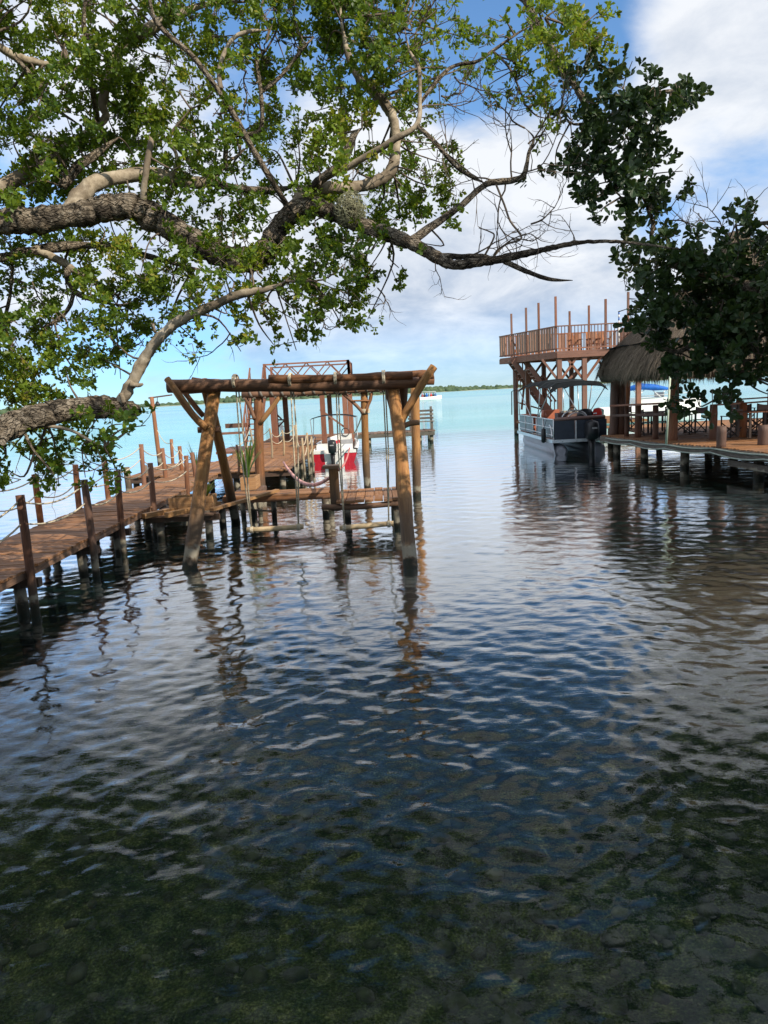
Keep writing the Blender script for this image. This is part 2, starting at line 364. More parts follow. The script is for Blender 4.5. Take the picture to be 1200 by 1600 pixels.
def make_water():
    rs = [.8]
    while rs[-1] < 60: rs.append(rs[-1]*(1.0048 if rs[-1] < 30 else 1.009))
    while rs[-1] < 5200: rs.append(rs[-1]*1.06)
    rs = np.array(rs)
    th = np.concatenate([np.radians(np.arange(-38, 38, .21)), np.radians(np.arange(38, 322, 4.0))])
    R_, T_ = np.meshgrid(rs, th, indexing='ij'); X = R_*np.sin(T_); Y = R_*np.cos(T_); Z = np.zeros_like(X)
    spacing = R_*np.where(R_ < 30, .0048, .009)
    fine = (np.abs(np.degrees(T_)) < 38.5)
    g = np.random.default_rng(5)
    for i in range(64):
        lam = .085*(9.0**(i/63.)); d = math.radians(g.normal(203, 58)); kx, ky = math.sin(d)*2*math.pi/lam, math.cos(d)*2*math.pi/lam
        slope = .0088*(1.15 if .13 < lam < .38 else .6)
        amp = slope*lam/(2*math.pi)*1.41
        ph = g.random()*6.28; wob = .5*np.sin(X*.7+i)+.5*np.sin(Y*.9-X*.3+2*i)
        fade = np.clip((lam/spacing-2.5)/3., 0, 1)
        arg = kx*X+ky*Y+ph+wob*.9
        Z += amp*fade*(np.sin(arg)+.22*np.sin(2*arg+.8))
    # gusts: calmer and rougher patches
    gust = .92+.42*np.sin(X*.45+1.1+.6*np.sin(Y*.3))*np.sin(Y*.38+.4)+.18*np.sin(X*1.1-Y*.8)*np.sin(Y*1.3+.7)
    Z *= gust*fine*np.clip((60-R_)/25, 0, 1)
    a, b = X.shape; V = np.stack([X, Y, Z], -1).reshape(-1, 3)
    i, j = np.meshgrid(np.arange(a-1), np.arange(b), indexing='ij'); j2 = (j+1) % b
    Fq = np.stack([i*b+j, i*b+j2, (i+1)*b+j2, (i+1)*b+j], -1).reshape(-1, 4)
    me = bpy.data.meshes.new('water'); me.vertices.add(len(V)); me.vertices.foreach_set('co', V.ravel())
    me.loops.add(Fq.size); me.loops.foreach_set('vertex_index', Fq.ravel().astype(np.int32))
    me.polygons.add(len(Fq)); me.polygons.foreach_set('loop_start', np.arange(0, Fq.size, 4, dtype=np.int32))
    me.polygons.foreach_set('use_smooth', np.ones(len(Fq), bool)); me.update(calc_edges=True); me.validate()
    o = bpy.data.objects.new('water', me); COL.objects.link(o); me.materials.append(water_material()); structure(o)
make_water()

def vnoise(x, y, s, seed=0):
    x = np.asarray(x)*s; y = np.asarray(y)*s
    return (np.sin(x*1.3+seed)+np.sin(y*1.7+seed*2.1)+np.sin(x*.9+y*1.1+seed*.7)+np.sin(x*2.3-y*1.9+seed*1.3)*.6+np.sin(y*3.1+x*.4+seed)*.4)/4.

def bed_height(x, y):
    d = np.clip((y-1.0)/26., 0, 1); base = -.55-1.5*d
    return base+.10*vnoise(x, y, 1.7, 3)+.05*vnoise(x, y, 4.5, 8)
def make_bed():
    k = NT('lagoon bed'); ge = k.n('ShaderNodeNewGeometry'); P = ge.outputs['Position']; sp = k.n('ShaderNodeSeparateXYZ', {0: P})
    n1 = k.noise(P, .55, 6, .62, .4); n2 = k.noise(P, 5., 6, .65); n3 = k.noise(P, 16., 4, .6)
    vo = k.n('ShaderNodeTexVoronoi', {'Scale': 7.0}); k.set(vo, 'Vector', P)
    c = k.ramp(n2, [(.33, (.005, .010, .004)), (.48, (.026, .038, .014)), (.60, (.075, .085, .030)), (.74, (.24, .22, .09))])
    c = k.mix(k.range(n1, .42, .66, 0, .55), c, (.065, .075, .028))
    c = k.mix(k.range(n3, .60, .74, 0, .6), c, (.26, .25, .14))
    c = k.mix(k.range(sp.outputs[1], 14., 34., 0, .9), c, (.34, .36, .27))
    n5 = k.noise(P, 55., 5, .7); sp_ = k.ramp(n5, [(.36, (.25, .28, .22)), (.5, (.9, .9, .85)), (.66, (2.6, 2.5, 2.1))]); c = k.mix(.9, c, sp_, 'MULTIPLY')
    m_ = k.out(k.principled(c, .95, k.bump(k.math('ADD', n2, k.math('MULTIPLY', n3, .4)), .8, .12), .05))
    xs = np.concatenate([np.arange(-30, -7, 1.0), np.arange(-7, 9, .11), np.arange(9, 34, 1.0)]); ys = np.concatenate([np.arange(-6, 1.5, .8), np.arange(1.5, 12, .11), np.arange(12, 70, 1.0)])
    X, Y = np.meshgrid(xs, ys); Z = bed_height(X, Y)
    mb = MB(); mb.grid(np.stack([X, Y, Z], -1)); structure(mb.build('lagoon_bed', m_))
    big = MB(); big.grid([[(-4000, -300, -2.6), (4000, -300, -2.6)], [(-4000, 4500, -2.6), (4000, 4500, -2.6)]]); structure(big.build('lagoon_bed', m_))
make_bed()

def make_stones():
    # stones lying on the bed close to the bank
    mm = plain('bed stone', (.05, .055, .028), .95, .5, 9, bump=.6); mp = plain('pale bed stone', (.12, .115, .065), .95, .4, 9, bump=.6)
    bases = []
    for s in range(5):
        m = MB(); ph = rng.random(6)*6
        rings = []
        for a in range(1, 5):
            t = math.pi*a/5; rings.append([(math.sin(t)*math.cos(q)*(1+.3*math.sin(2*q+ph[0])+.22*math.sin(3*q+ph[1])), math.sin(t)*math.sin(q)*(1+.2*math.sin(2*q+ph[2])), .55*math.cos(t)) for q in np.arange(8)*math.pi/4])
        m.grid(rings[::-1], closed=True); n = len(m.v); m.face([7, 6, 5, 4, 3, 2, 1, 0], [(0, 0)]*8, True); m.face(list(range(n-8, n)), [(0, 0)]*8, True)
        bases.append(m)
    for mat, cnt, nm in ((mm, 700, 'bed_stones'), (mp, 60, 'bed_stones')):
        big = MB()
        for i in range(cnt):
            y = rng.uniform(1.9, 7.5); x = rng.uniform(-1, 1)*(.75*y+1.2); sc = min(.075, rng.lognormal(-3.2, .5))
            b = bases[rng.integers(5)]; a = rng.random()*6.28; V = np.array(b.v)*sc; c, s_ = math.cos(a), math.sin(a)
            V = np.stack([V[:, 0]*c-V[:, 1]*s_, V[:, 0]*s_+V[:, 1]*c, V[:, 2]], 1)+[x, y, float(bed_height(x, y))+.1*sc]
            o = len(big.v); big.v.extend(map(tuple, V)); big.f += [tuple(q+o for q in f) for f in b.f]; big.uv += b.uv; big.sm += b.sm
        ob = big.build(nm, mat, kind='stuff')
        tag(ob, 'small weedy stones scattered over the shallow lagoon bed' if mat is mm else 'paler scattered stones among the weed on the shallow bed', 'stones')
make_stones()

def make_bank():
    k = NT('earth bank'); tc = k.n('ShaderNodeTexCoord'); n1 = k.noise(tc.outputs['Object'], 1.2, 6, .6)
    m_ = k.out(k.principled(k.ramp(n1, [(.3, (.05, .04, .025)), (.6, (.12, .10, .06)), (.75, (.07, .09, .03))]), .95, k.bump(n1, .6, .1), .1))
    xs = np.linspace(-40, 45, 120); sh = .2+.4*np.sin(xs*.7)+np.where(xs < -6.9, np.minimum((-6.9-xs)*2.4, 6.5), 0)+np.where(xs > 6.2, np.minimum((xs-6.2)*1.6, 7.5), 0)
    rows = []
    for t, z in ((1.6, -1.6), (.5, -.35), (0., .12), (-.7, .55), (-3., .95), (-12, 1.1), (-60, 1.4)):
        rows.append([(x, s+t, z+(.08*math.sin(x*1.9+t))) for x, s in zip(xs, sh)])
    m = MB(); m.grid(rows[::-1]); structure(m.build('bank', m_))
make_bank()

def make_far_shore():
    k = NT('far woodland'); ge = k.n('ShaderNodeNewGeometry'); n1 = k.noise(ge.outputs['Position'], .09, 5, .65)
    m_ = k.out(k.principled(k.ramp(n1, [(.3, (.045, .075, .05)), (.55, (.085, .125, .07)), (.75, (.14, .18, .10))]), .95, None, .05))
    g = np.random.default_rng(4)
    m = MB(); land = MB(); P = []
    xs = np.linspace(-1100, 900, 90)
    yb = lambda x: 900+60*np.sin(x*.004)+.18*np.abs(x)*0+np.where(x > 250, (x-250)*.9, 0)
    land.grid([[(x, yb(x)-6, -.5) for x in xs], [(x, yb(x)+4, 1.0) for x in xs], [(x, yb(x)+200, 3.0) for x in xs]])
    structure(land.build('far_shore', plain('pale far shore', (.30, .32, .22), .9, .2, .02)))
    # crowns: low domes in three receding rows
    for row, (dy, hm) in enumerate(((6, 5.), (22, 7.), (50, 9.))):
        x = -1100.
        while x < 900:
            w = g.uniform(3.5, 8); hh = hm*(1. if x < -60 else .62)*g.uniform(.7, 1.25)*(1+.3*math.sin(x*.011+1)+.25*math.sin(x*.031)); c = np.array([x, float(yb(np.array(x)))+dy+g.uniform(-3, 3), 0])
            ph = g.random()*6
            prof = [(w*.62, 0.), (w*.7, hh*.4), (w*.55, hh*.75), (w*.25, hh*.95), (0.02, hh)]
            m.lathe([(r*(1+.1*math.sin(ph+i)), z) for i, (r, z) in enumerate(prof)], c, 7)
            x += w*.8
    o = m.build('far_forest', m_, kind='stuff'); tag(o, 'low dark green woodland along the far shore of the lagoon', 'forest')
make_far_shore()

# ------------------------------------------------------------------ plank helper
PLANK = []
for i in range(6):
    m = MB(); b = rng.normal(0, .012, 4)
    m.box((0, 0, 0), (1, 1, 1)); V = np.array(m.v)
    V[:, 2] += np.where(V[:, 0] > 0, b[0], b[1])*2; V[:, 0] += np.where(V[:, 1] > 0, b[2], b[3])*.4; m.v = list(map(tuple, V)); PLANK.append(m)
_plank_cache = {}
def planks(parent, x0, x1, y0, y1, z, pitch, along, mat, th=.035, gap=.012, jit=.02, key=None):
    """boards of one deck: along='x' boards run in x and are set out in y"""
    a0, a1 = (y0, y1) if along == 'x' else (x0, x1); L = (x1-x0) if along == 'x' else (y1-y0)
    n = max(1, int(round((a1-a0)/pitch))); pitch = (a1-a0)/n
    ck = (mat.name, round(L, 2), round(pitch, 3), along)
    if ck not in _plank_cache:
        ms = []
        for q in range(4):
            m = MB(); sz = (L, pitch-gap, th) if along == 'x' else (pitch-gap, L, th); m.box((0, 0, 0), sz)
            V = np.array(m.v); V[:, 2] += rng.normal(0, .003, 8); m.v = list(map(tuple, V)); me = m.mesh('plank'); me.materials.append(mat); ms.append(me)
        _plank_cache[ck] = ms
    ms = _plank_cache[ck]
    for i in range(n):
        c = a0+(i+.5)*pitch; dx = rng.normal(0, jit)
        loc = ((x0+x1)/2+dx, c, z-th/2+rng.normal(0, .003)) if along == 'x' else (c, (y0+y1)/2+dx, z-th/2+rng.normal(0, .003))
        inst('plank', ms[i % 4], parent, loc, (0, 0, rng.normal(0, .003)))
def rope_rails(parent, pts, hs, sag=.13, r=.013):
    for i in range(len(pts)-1):
        for h in hs:
            p = np.array(pts[i], float); q = np.array(pts[i+1], float); p[2] += h; q[2] += h
            MB().tube(hang(p, q, sag*rng.uniform(.8, 1.3)), r, 6).build('rope', M['rope'], parent)
# ------------------------------------------------------------------ left boardwalk
ZD = .65
def boardwalk():
    t = empty('boardwalk', (-5.6, 12, 0), 'long reddish plank boardwalk with rope rails running out from the left bank', 'boardwalk')
    xL, xR = -6.42, -4.86
    planks(t, xL, xR, 4.0, 21.9, ZD, .135, 'x', M['plank'], jit=.012)
    for x in (xL+.2, -5.64, xR-.16): MB().box((x, 12.95, ZD-.11), (.09, 17.9, .14)).build('joist', M['dpost'], t)
    MB().box((xR-.03, 12.95, ZD-.085), (.035, 17.9, .09)).build('edge_board', M['plank_old'], t)
    for y in (5.5, 7.6, 9.75, 11.9, 13.5, 15.4, 18.3, 20.4):
        MB().box((-5.64, y+.22, ZD-.24), (1.7, .12, .12)).build('cross_beam', M['dpost'], t)
        for x in (xL+.18, xR-.22): MB().log((x, y+.22, -2), (x+rng.normal(0, .02), y+.22, ZD-.2), .085, .075).build('pile', M['pile'], t)
    R = [((25, 774), 9.75), ((124, 750), 11.9), ((182, 735), 13.5), ((243, 723), 15.4), ((289, 712), 18.3)]
    rp = []
    for (px, py), y in R:
        top = D(px, py, y)[2]; x = xR+.03
        MB().log((x, y, -1.6), (x+rng.normal(0, .03), y, top), .062, .056, n=10).build('post', M['dpost'] if y < 15 else M['post'], t); rp.append((x, y, top))
    lp = []
    for (px, py), y in [((-40, 757), 11.7), ((39, 742), 13.7), ((118, 726), 15.5), ((175, 713), 17.3), ((220, 694), 19.9)]:
        top = D(px, py, y)[2]; x = xL-.02
        MB().log((x, y, -1.6), (x+rng.normal(0, .03), y, top), .066, .058, n=10).build('post', M['post'], t); lp.append((x, y, top))
    rp0 = [(xR+.03, 7.6, rp[0][2])]+rp
    MB().log((xR+.03, 7.6, -1.6), (xR+.03, 7.6, rp[0][2]), .062, .056).build('post', M['dpost'], t)
    rope_rails(t, rp0, (-.08, -.38)); rope_rails(t, lp, (-.08, -.38))
boardwalk()

def crossing_platform():
    t = empty('landing_stage', (-5.2, 24, 0), 'square plank landing stage where the boardwalk meets the long pier', 'landing stage')
    planks(t, -7.65, -2.75, 21.95, 26.2, ZD, .15, 'y', M['plank'])
    for y in (22.05, 26.1): MB().box((-5.2, y, ZD-.12), (4.9, .1, .16)).build('edge_beam', M['dpost'], t)
    for x in (-7.4, -6.0, -4.4, -3.0):
        for y in (22.2, 25.9): MB().log((x, y, -2.2), (x, y, ZD-.05), .09).build('pile', M['pile'], t)
    MB().log((-7.62, 22.05, -2), (-7.62, 22.05, .95), .10).build('bollard', M['pile'], t); MB().log((-7.35, 22.9, -2), (-7.35, 22.9, .9), .09).build('bollard', M['pile'], t)
    pts = []
    for px, pyt, pyb in ((258, 700, 748), (271, 686, 722), (284, 697, 735), (303, 707, 745)):
        b = G(px, min(pyb, 746), ZD); z = D(px, pyt, b[1])[2]
        MB().log((b[0], b[1], -1.5), (b[0], b[1], z), .07, .06, n=9).build('post', M['post'], t); pts.append((b[0], b[1], z))
    rope_rails(t, [(-6.44, 19.9, 1.75), pts[0], pts[2], pts[3]], (-.1, -.4), .2); rope_rails(t, [(-8.33, 27.9, 1.9), pts[1], pts[2]], (-.1,), .2)
crossing_platform()

def long_pier():
    t = empty('long_pier', (-4.3, 33, 0), 'long plank pier leading out to the timber lookout with X braced railing', 'pier')
    planks(t, -5.85, -2.75, 26.25, 41.5, ZD, .16, 'x', M['plank'])
    for x in (-5.75, -4.3, -2.85): MB().box((x, 33.9, ZD-.13), (.1, 15.3, .17)).build('joist', M['dpost'], t)
    for y in (27, 30, 33, 36, 39, 41):
        for x in (-5.7, -2.9): MB().log((x, y, -2.4), (x, y, ZD-.06), .09).build('pile', M['pile'], t)
    pl = []
    for px, pt, pb in ((372, 695, 738), (393, 668, 706), (424, 669, 716), (443, 672, 712), (462, 664, 700)):
        b = G(px, pb, ZD); z = D(px, pt, b[1])[2]; MB().log((b[0], b[1], ZD-.1), (b[0]+.02, b[1], z), .04, .033, n=8, bend=.03).build('post', M['stick'] if px > 380 else M['post'], t); pl.append((b[0], b[1], z))
    rope_rails(t, pl[:2], (-.05, -.35), .18); rope_rails(t, pl[1:3], (-.05, -.35), .2); rope_rails(t, pl[2:5], (-.05, -.35), .2)
    pr = []
    for px, pt, pb in ((475, 684, 752), (483, 676, 748), (489, 682, 742), (468, 685, 735)):
        b = G(px, pb, 0.); z = D(px, pt, b[1])[2]; MB().log((b[0], b[1], -1.8), (b[0]+.03, b[1], z), .05, .035, n=8, bend=.03).build('post', M['stick'] if px > 470 else M['dpost'], t); pr.append((b[0], b[1], z))
    rope_rails(t, [pr[3], pr[0], pr[1], pr[2]], (-.08, -.45), .25)
long_pier()

def light_pole():
    b = G(250, 720, 0.2); Y = b[1]; top = D(237, 620, Y); t = empty('light_pole', (b[0], Y, 0), 'tall thin wooden lamp pole with a short arm left of the swings', 'lamp pole')
    MB().log((b[0], Y, -2.5), top, .11, .09).build('pole', M['post'], t)
    a = MB(); e = D(269, 617, Y); a.beam(top-np.array([.15, 0, .05]), e, .05, .06); a.build('arm', M['dpost'], t)
    m = MB(); q = D(246, 631, Y); m.tube([D(246, 619, Y), q+[0, 0, .1]], .015, 5); m.lathe([(.0, .12), (.05, .1), (.12, -.02), (.11, -.08), (0.0, -.09)], q, 10); m.build('lamp_shade', M['black'], t)
light_pole()

# ------------------------------------------------------------------ cross walkway with planters
def walkway():
    t = empty('swim_walkway', (-2, 16, 0), 'narrow plank walkway with cut through bench platform behind the two swings', 'walkway')
    planks(t, -4.8, -3.45, 14.75, 16.5, .52, .16, 'x', M['plank_old'])
    planks(t, -3.55, -1.2, 16.25, 17.1, ZD, .17, 'x', M['plank'])
    planks(t, -.95, .38, 14.7, 16.5, ZD, .19, 'y', M['plank'], th=.05)
    for y in (16.3, 17.05): MB().box((-2.35, y, ZD-.1), (2.45, .08, .12)).build('joist', M['dlog'], t)
    for y in (14.78, 16.42): MB().log((-1.25, y, ZD-.11), (.42, y, ZD-.11), .06).build('joist', M['dlog'], t)
    for y in (14.9, 16.4): MB().box((-4.1, y, .43), (1.5, .09, .12)).build('joist', M['dlog'], t)
    for (px, py, zt) in ((517, 800, .6), (430, 808, .6), (381, 806, .62), (405, 800, .6)):
        b = G(px, py); MB().log((b[0], b[1], -2), (b[0], b[1], zt), .085 if px > 500 else .06).build('pile', M['pile'], t)
    for x, y in ((.25, 16.3), (.25, 14.9), (-.8, 16.3), (-4.6, 15.0), (-3.6, 15.0), (-3.6, 16.3), (-1.35, 17.)): MB().log((x, y, -2), (x, y, .55), .08).build('pile', M['pile'], t)
    b = G(524, 780, ZD); zt = D(524, 731, b[1])[2]
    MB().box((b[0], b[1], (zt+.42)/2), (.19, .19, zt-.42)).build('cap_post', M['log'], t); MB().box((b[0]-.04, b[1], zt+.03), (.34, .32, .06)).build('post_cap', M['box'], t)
    # ladder into the water
    l0, l1 = G(381, 806), G(430, 808)
    for py in (779, 797): MB().log(D(380, py, l0[1]), D(428, py+1, l1[1]), .022, n=7).build('ladder_rung', M['stick'], t)
    for x0 in (-4.45, -4.0): MB().beam((x0-.35, 14.6, .56), (x0+.5, 15.6, .6), .12, .1).build('loose_timber', M['box'], t)
    MB().beam((-3.5, 14.9, .58), (-2.35, 16.4, .72), .12, .06).build('loose_timber', M['box'], t)
walkway()

def planter(cx, cy, z, w, d, h, label):
    t = empty('planter_box', (cx, cy, z), label, 'planter', 'planters on the walkway')
    for s in (-1, 1):
        MB().box((cx, cy+s*(d/2-.02), z+h/2), (w, .035, h)).build('side_board', M['box'], t)
        MB().box((cx+s*(w/2-.02), cy, z+h/2), (.035, d-.08, h)).build('end_board', M['box'], t)
    MB().box((cx, cy, z+h-.07), (w-.08, d-.08, .03)).build('soil', plain('potting soil', (.04, .03, .02), .95, .3, 9), t)
def blade_plant(name, base, n, length, spread, width, mat, label):
    t = empty(name, base, label, 'plant', 'potted plants by the swings'); base = np.asarray(base, float)
    for i in range(n):
        a = rng.random()*6.28; L = length*rng.uniform(.55, 1.1); s = spread*rng.uniform(.3, 1.2); d = np.array([math.cos(a), math.sin(a), 0]); side = np.array([-d[1], d[0], 0])
        rows = []
        for q in np.linspace(0, 1, 6):
            p = base+d*(s*q**1.6+.03)+np.array([0, 0, L*(q-.35*q*q*s/max(L, .1))]); w = width*(1-q**2)*(.5+q)+.002
            rows.append([p-side*w, p+np.array([0, 0, -w*.3]), p+side*w])
        MB().grid(rows).build('leaf', mat, t)
def leafmat(name, a, b, trans=.35):
    k = NT(name); at = k.n('ShaderNodeAttribute', attribute_name='tint'); oi = k.n('ShaderNodeObjectInfo')
    f = k.math('FRACT', k.math('ADD', at.outputs['Fac'], oi.outputs['Random'])) if False else k.math('ADD', at.outputs['Fac'], k.math('MULTIPLY', oi.outputs['Random'], .3), clamp=True)
    c = k.ramp(f, [(0., a), (.55, tuple((x+y)/2 for x, y in zip(a, b))), (.93, b), (1., (b[0]*1.3, b[1]*.85, b[2]))])
    p = k.principled(c, .42, None, .35)
    tl = k.n('ShaderNodeBsdfTranslucent'); k.set(tl, 'Color', k.mix(.5, c, (b[0]*1.5, b[1]*1.35, b[2]*.6)))
    mx = k.n('ShaderNodeMixShader', {0: trans}); k.set(mx, 1, p.outputs[0]); k.set(mx, 2, tl.outputs[0]); return k.out(mx.outputs[0])
M['bladeleaf'] = leafmat('planter leaf', (.10, .17, .03), (.34, .36, .06)); M['reed'] = leafmat('reed leaf', (.07, .15, .03), (.2, .3, .06))
planter(-3.98, 15.35, .53, .9, .45, .30, 'low planter box behind the left swing leg, nearer of two')
planter(-3.15, 17.6, .66, .36, .7, .29, 'short planter box on the walkway behind the left swing')
MB().box((-3.15, 17.6, .6), (.6, .9, .1)).build('ledge', M['plank_old'], bpy.data.objects['swim_walkway'])
MB().log((-3.15, 17.6, -2), (-3.15, 17.6, .56), .09).build('pile', M['pile'], bpy.data.objects['swim_walkway'])
blade_plant('potted_plant', (-3.72, 15.35, .75), 30, .5, .32, .028, M['bladeleaf'], 'yellow green spiky plant in the nearer planter box')
blade_plant('potted_plant', (-3.2, 17.5, .88), 40, 1.05, .42, .022, M['reed'], 'tall grassy plant rising behind the left swing legs')
b_ = G(302, 742, ZD); blade_plant('reed_clump', (b_[0]+.1, b_[1], ZD), 14, 1.1, .35, .02, M['reed'], 'thin grassy clump on the landing stage left of the swings')

# ------------------------------------------------------------------ swing frame
YB = 13.6
def swing_frame():
    t = empty('log_swing_set', (-1.3, YB, 0), 'rustic log frame with two A shaped ends standing in the water', 'swing frame')
    lf, lb = G(293, 888), G(367, 815); rf, rb = G(644, 886), G(624, 803)
    def below(p, top): d = np.asarray(top)-p; return p-d*(1.3/d[2])
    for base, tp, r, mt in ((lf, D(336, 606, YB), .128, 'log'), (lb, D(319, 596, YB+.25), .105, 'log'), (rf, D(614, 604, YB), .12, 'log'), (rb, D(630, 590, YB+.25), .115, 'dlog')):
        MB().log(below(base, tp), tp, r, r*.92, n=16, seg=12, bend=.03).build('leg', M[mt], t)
    MB().log(D(262, 604, YB-.15), D(655, 597, YB-.15), .118, .10, n=16, seg=22, bend=.03, rough=.05).build('beam', M['dlog'], t)
    MB().log(D(300, 598, YB+.12), D(678, 585, YB+.12), .09, .08, n=16, seg=22, bend=.03, rough=.05).build('beam', M['dlog'], t)
    MB().log(D(285, 608, YB+.42), D(678, 594, YB+.42), .10, .09, n=12, seg=12, bend=.03).build('beam', M['dlog'], t)
    MB().log(D(420, 593, YB-.2), D(645, 587, YB-.2), .085, .08, n=12, seg=10, bend=.03).build('beam', M['dlog'], t)
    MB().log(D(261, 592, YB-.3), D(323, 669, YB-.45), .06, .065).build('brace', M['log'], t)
    MB().log(D(284, 607, YB+.3), D(318, 650, YB+.2), .05).build('brace', M['dlog'], t)
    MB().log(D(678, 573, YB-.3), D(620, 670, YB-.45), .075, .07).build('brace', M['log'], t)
    MB().log(D(606, 604, YB+.3), D(618, 650, YB+.3), .06).build('brace', M['dlog'], t)
    MB().log(D(309, 672, YB-.2), D(345, 671, YB-.2), .055).build('tie_peg', M['dlog'], t)
    MB().log(D(614, 669, YB-.25), D(655, 660, YB-.1), .05).build('tie_peg', M['log'], t)
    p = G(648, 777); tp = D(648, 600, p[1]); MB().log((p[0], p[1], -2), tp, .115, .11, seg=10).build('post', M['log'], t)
    for px in (369, 455, 525, 599):       # rope lashings over the beam
        c = D(px, 597-(px-369)*.022, YB); m = MB()
        for q in range(3):
            ring = [(c[0]+.015*(q-1), YB-.04+.27*math.cos(a), c[2]+.0+.135*math.sin(a)) for a in np.linspace(0, 2*math.pi, 17)]
            m.tube(ring, .014, 5, cap=False)
        m.build('lashing', M['rope'], t)
swing_frame()
def swing(label, tops, seat, fan):
    a, b = D(*seat[0], YB), D(*seat[1], YB); t = empty('swing', (a+b)/2, label, 'swing', 'rope swings under the log frame')
    d = (b-a)/np.linalg.norm(b-a)
    MB().log(a-d*.05, b+d*.05, .052, .048, n=10, seg=6, bend=.006).build('seat', M['seatlog'], t)
    for (px, py), e, k in ((tops[0], a, 1), (tops[1], b, -1)):
        top = D(px, py, YB-.1)
        for s in (-1, 1):
            m = MB(); m.tube([top+[s*.02, 0, .0], top*.5+e*.5+[s*fan, s*.03, 0], e+d*k*.04+[0, s*.02, .05]], .014, 6); m.build('rope', M['rope'], t)
        m = MB(); c = e+d*k*.04
        for q in range(3): m.tube([c+d*.02*(q-1)+np.array([0, .06*math.cos(x), .06*math.sin(x)]) for x in np.linspace(0, 6.3, 11)], .013, 5, cap=False)
        m.build('knot', M['rope'], t)
swing('left swing with a bare log seat hung on pale ropes', ((369, 588), (455, 588)), ((390, 828), (470, 823)), .035)
swing('right swing with a bare log seat hung nearer the right legs', ((526, 583), (599, 578)), ((535, 825), (611, 818)), .02)

def gantry():
    Y = 21.; t = empty('log_gantry', (D(480, 700, Y)[0], Y, 0), 'rear log gantry with rope wrapped crossbar behind the swings', 'gantry')
    a, b = D(378, 617, Y), D(624, 605, Y)
    MB().log(a, b, .10, .095, seg=10, n=12).build('crossbar', M['dlog'], t)
    m = MB(); n = 15; d = (b-a)
    for i in range(n):
        c0 = a+d*(i+.15)/n; c1 = a+d*(i+.95)/n
        pts = [c0+(c1-c0)*q+np.array([0, math.cos(-2.2+q*6.0)*.115, math.sin(-2.2+q*6.0)*.115]) for q in np.linspace(0, 1, 12)]
        m.tube(pts, [.036]*12, 6, flat=1)
    m.build('rope_wrapping', M['beam_old'], t)
    for px, top, r, mt in ((404, 612, .14, 'dlog'), (569, 607, .105, 'log'), ):
        p = D(px, top, Y+.1); q = D(px+4, 790, Y+.1); MB().log((q[0], Y+.1, -2), p, r, r*.95, seg=10).build('post', M[mt], t)
    for p, q, r in (((438, 617), (406, 662), .07), ((533, 612), (568, 646), .05), ((580, 611), (572, 645), .05), ((383, 620), (398, 655), .06)): MB().log(D(*p, Y), D(*q, Y), r).build('brace', M['log' if r > .06 else 'dlog'], t)
    MB().log(D(548, 627, Y), D(577, 626, Y), .025).build('tie_bar', M['dlog'], t)
    m = MB(); c = D(570, 640, Y)
    for q in range(4): m.tube([c+np.array([.125*math.cos(x), .1+.125*math.sin(x), -.03*q]) for x in np.linspace(0, 6.3, 13)], .018, 5, cap=False)
    m.build('rope_coil', M['rope'], t)
gantry()

def mooring_lines():
    c = D(568, 640, 21.0); a = D(552, 678, 30.5)
    tag(MB().tube(hang(c, a, .1), .022, 6).build('mooring_rope', M['rope']), 'pale mooring rope from the log gantry post to the red boat', 'rope')
    p = G(524, 780, ZD); zt = D(524, 731, p[1])[2]; p0 = np.array([p[0]+.1, p[1], zt-.05])
    tag(MB().tube(hang(p0, D(546, 700, 30.4), .15), .03, 6).build('mooring_rope', plain('faded red rope', (.62, .22, .2), .9, .2, 9)), 'faded red mooring rope running from capped post to red boat', 'rope')
    m = MB(); q0 = D(520, 742, p[1]); q1 = D(443, 722, 22.5); P = hang(q0, q1, .42, 14); r = [.03+.02*math.sin(math.pi*i/13) for i in range(14)]
    m.tube(P, r, 7); o = m.build('hammock_rope', plain('pink white webbing', (.66, .36, .33), .9, .35, 4)); tag(o, 'slack pink and white webbing hanging between capped post and pier', 'webbing')
mooring_lines()
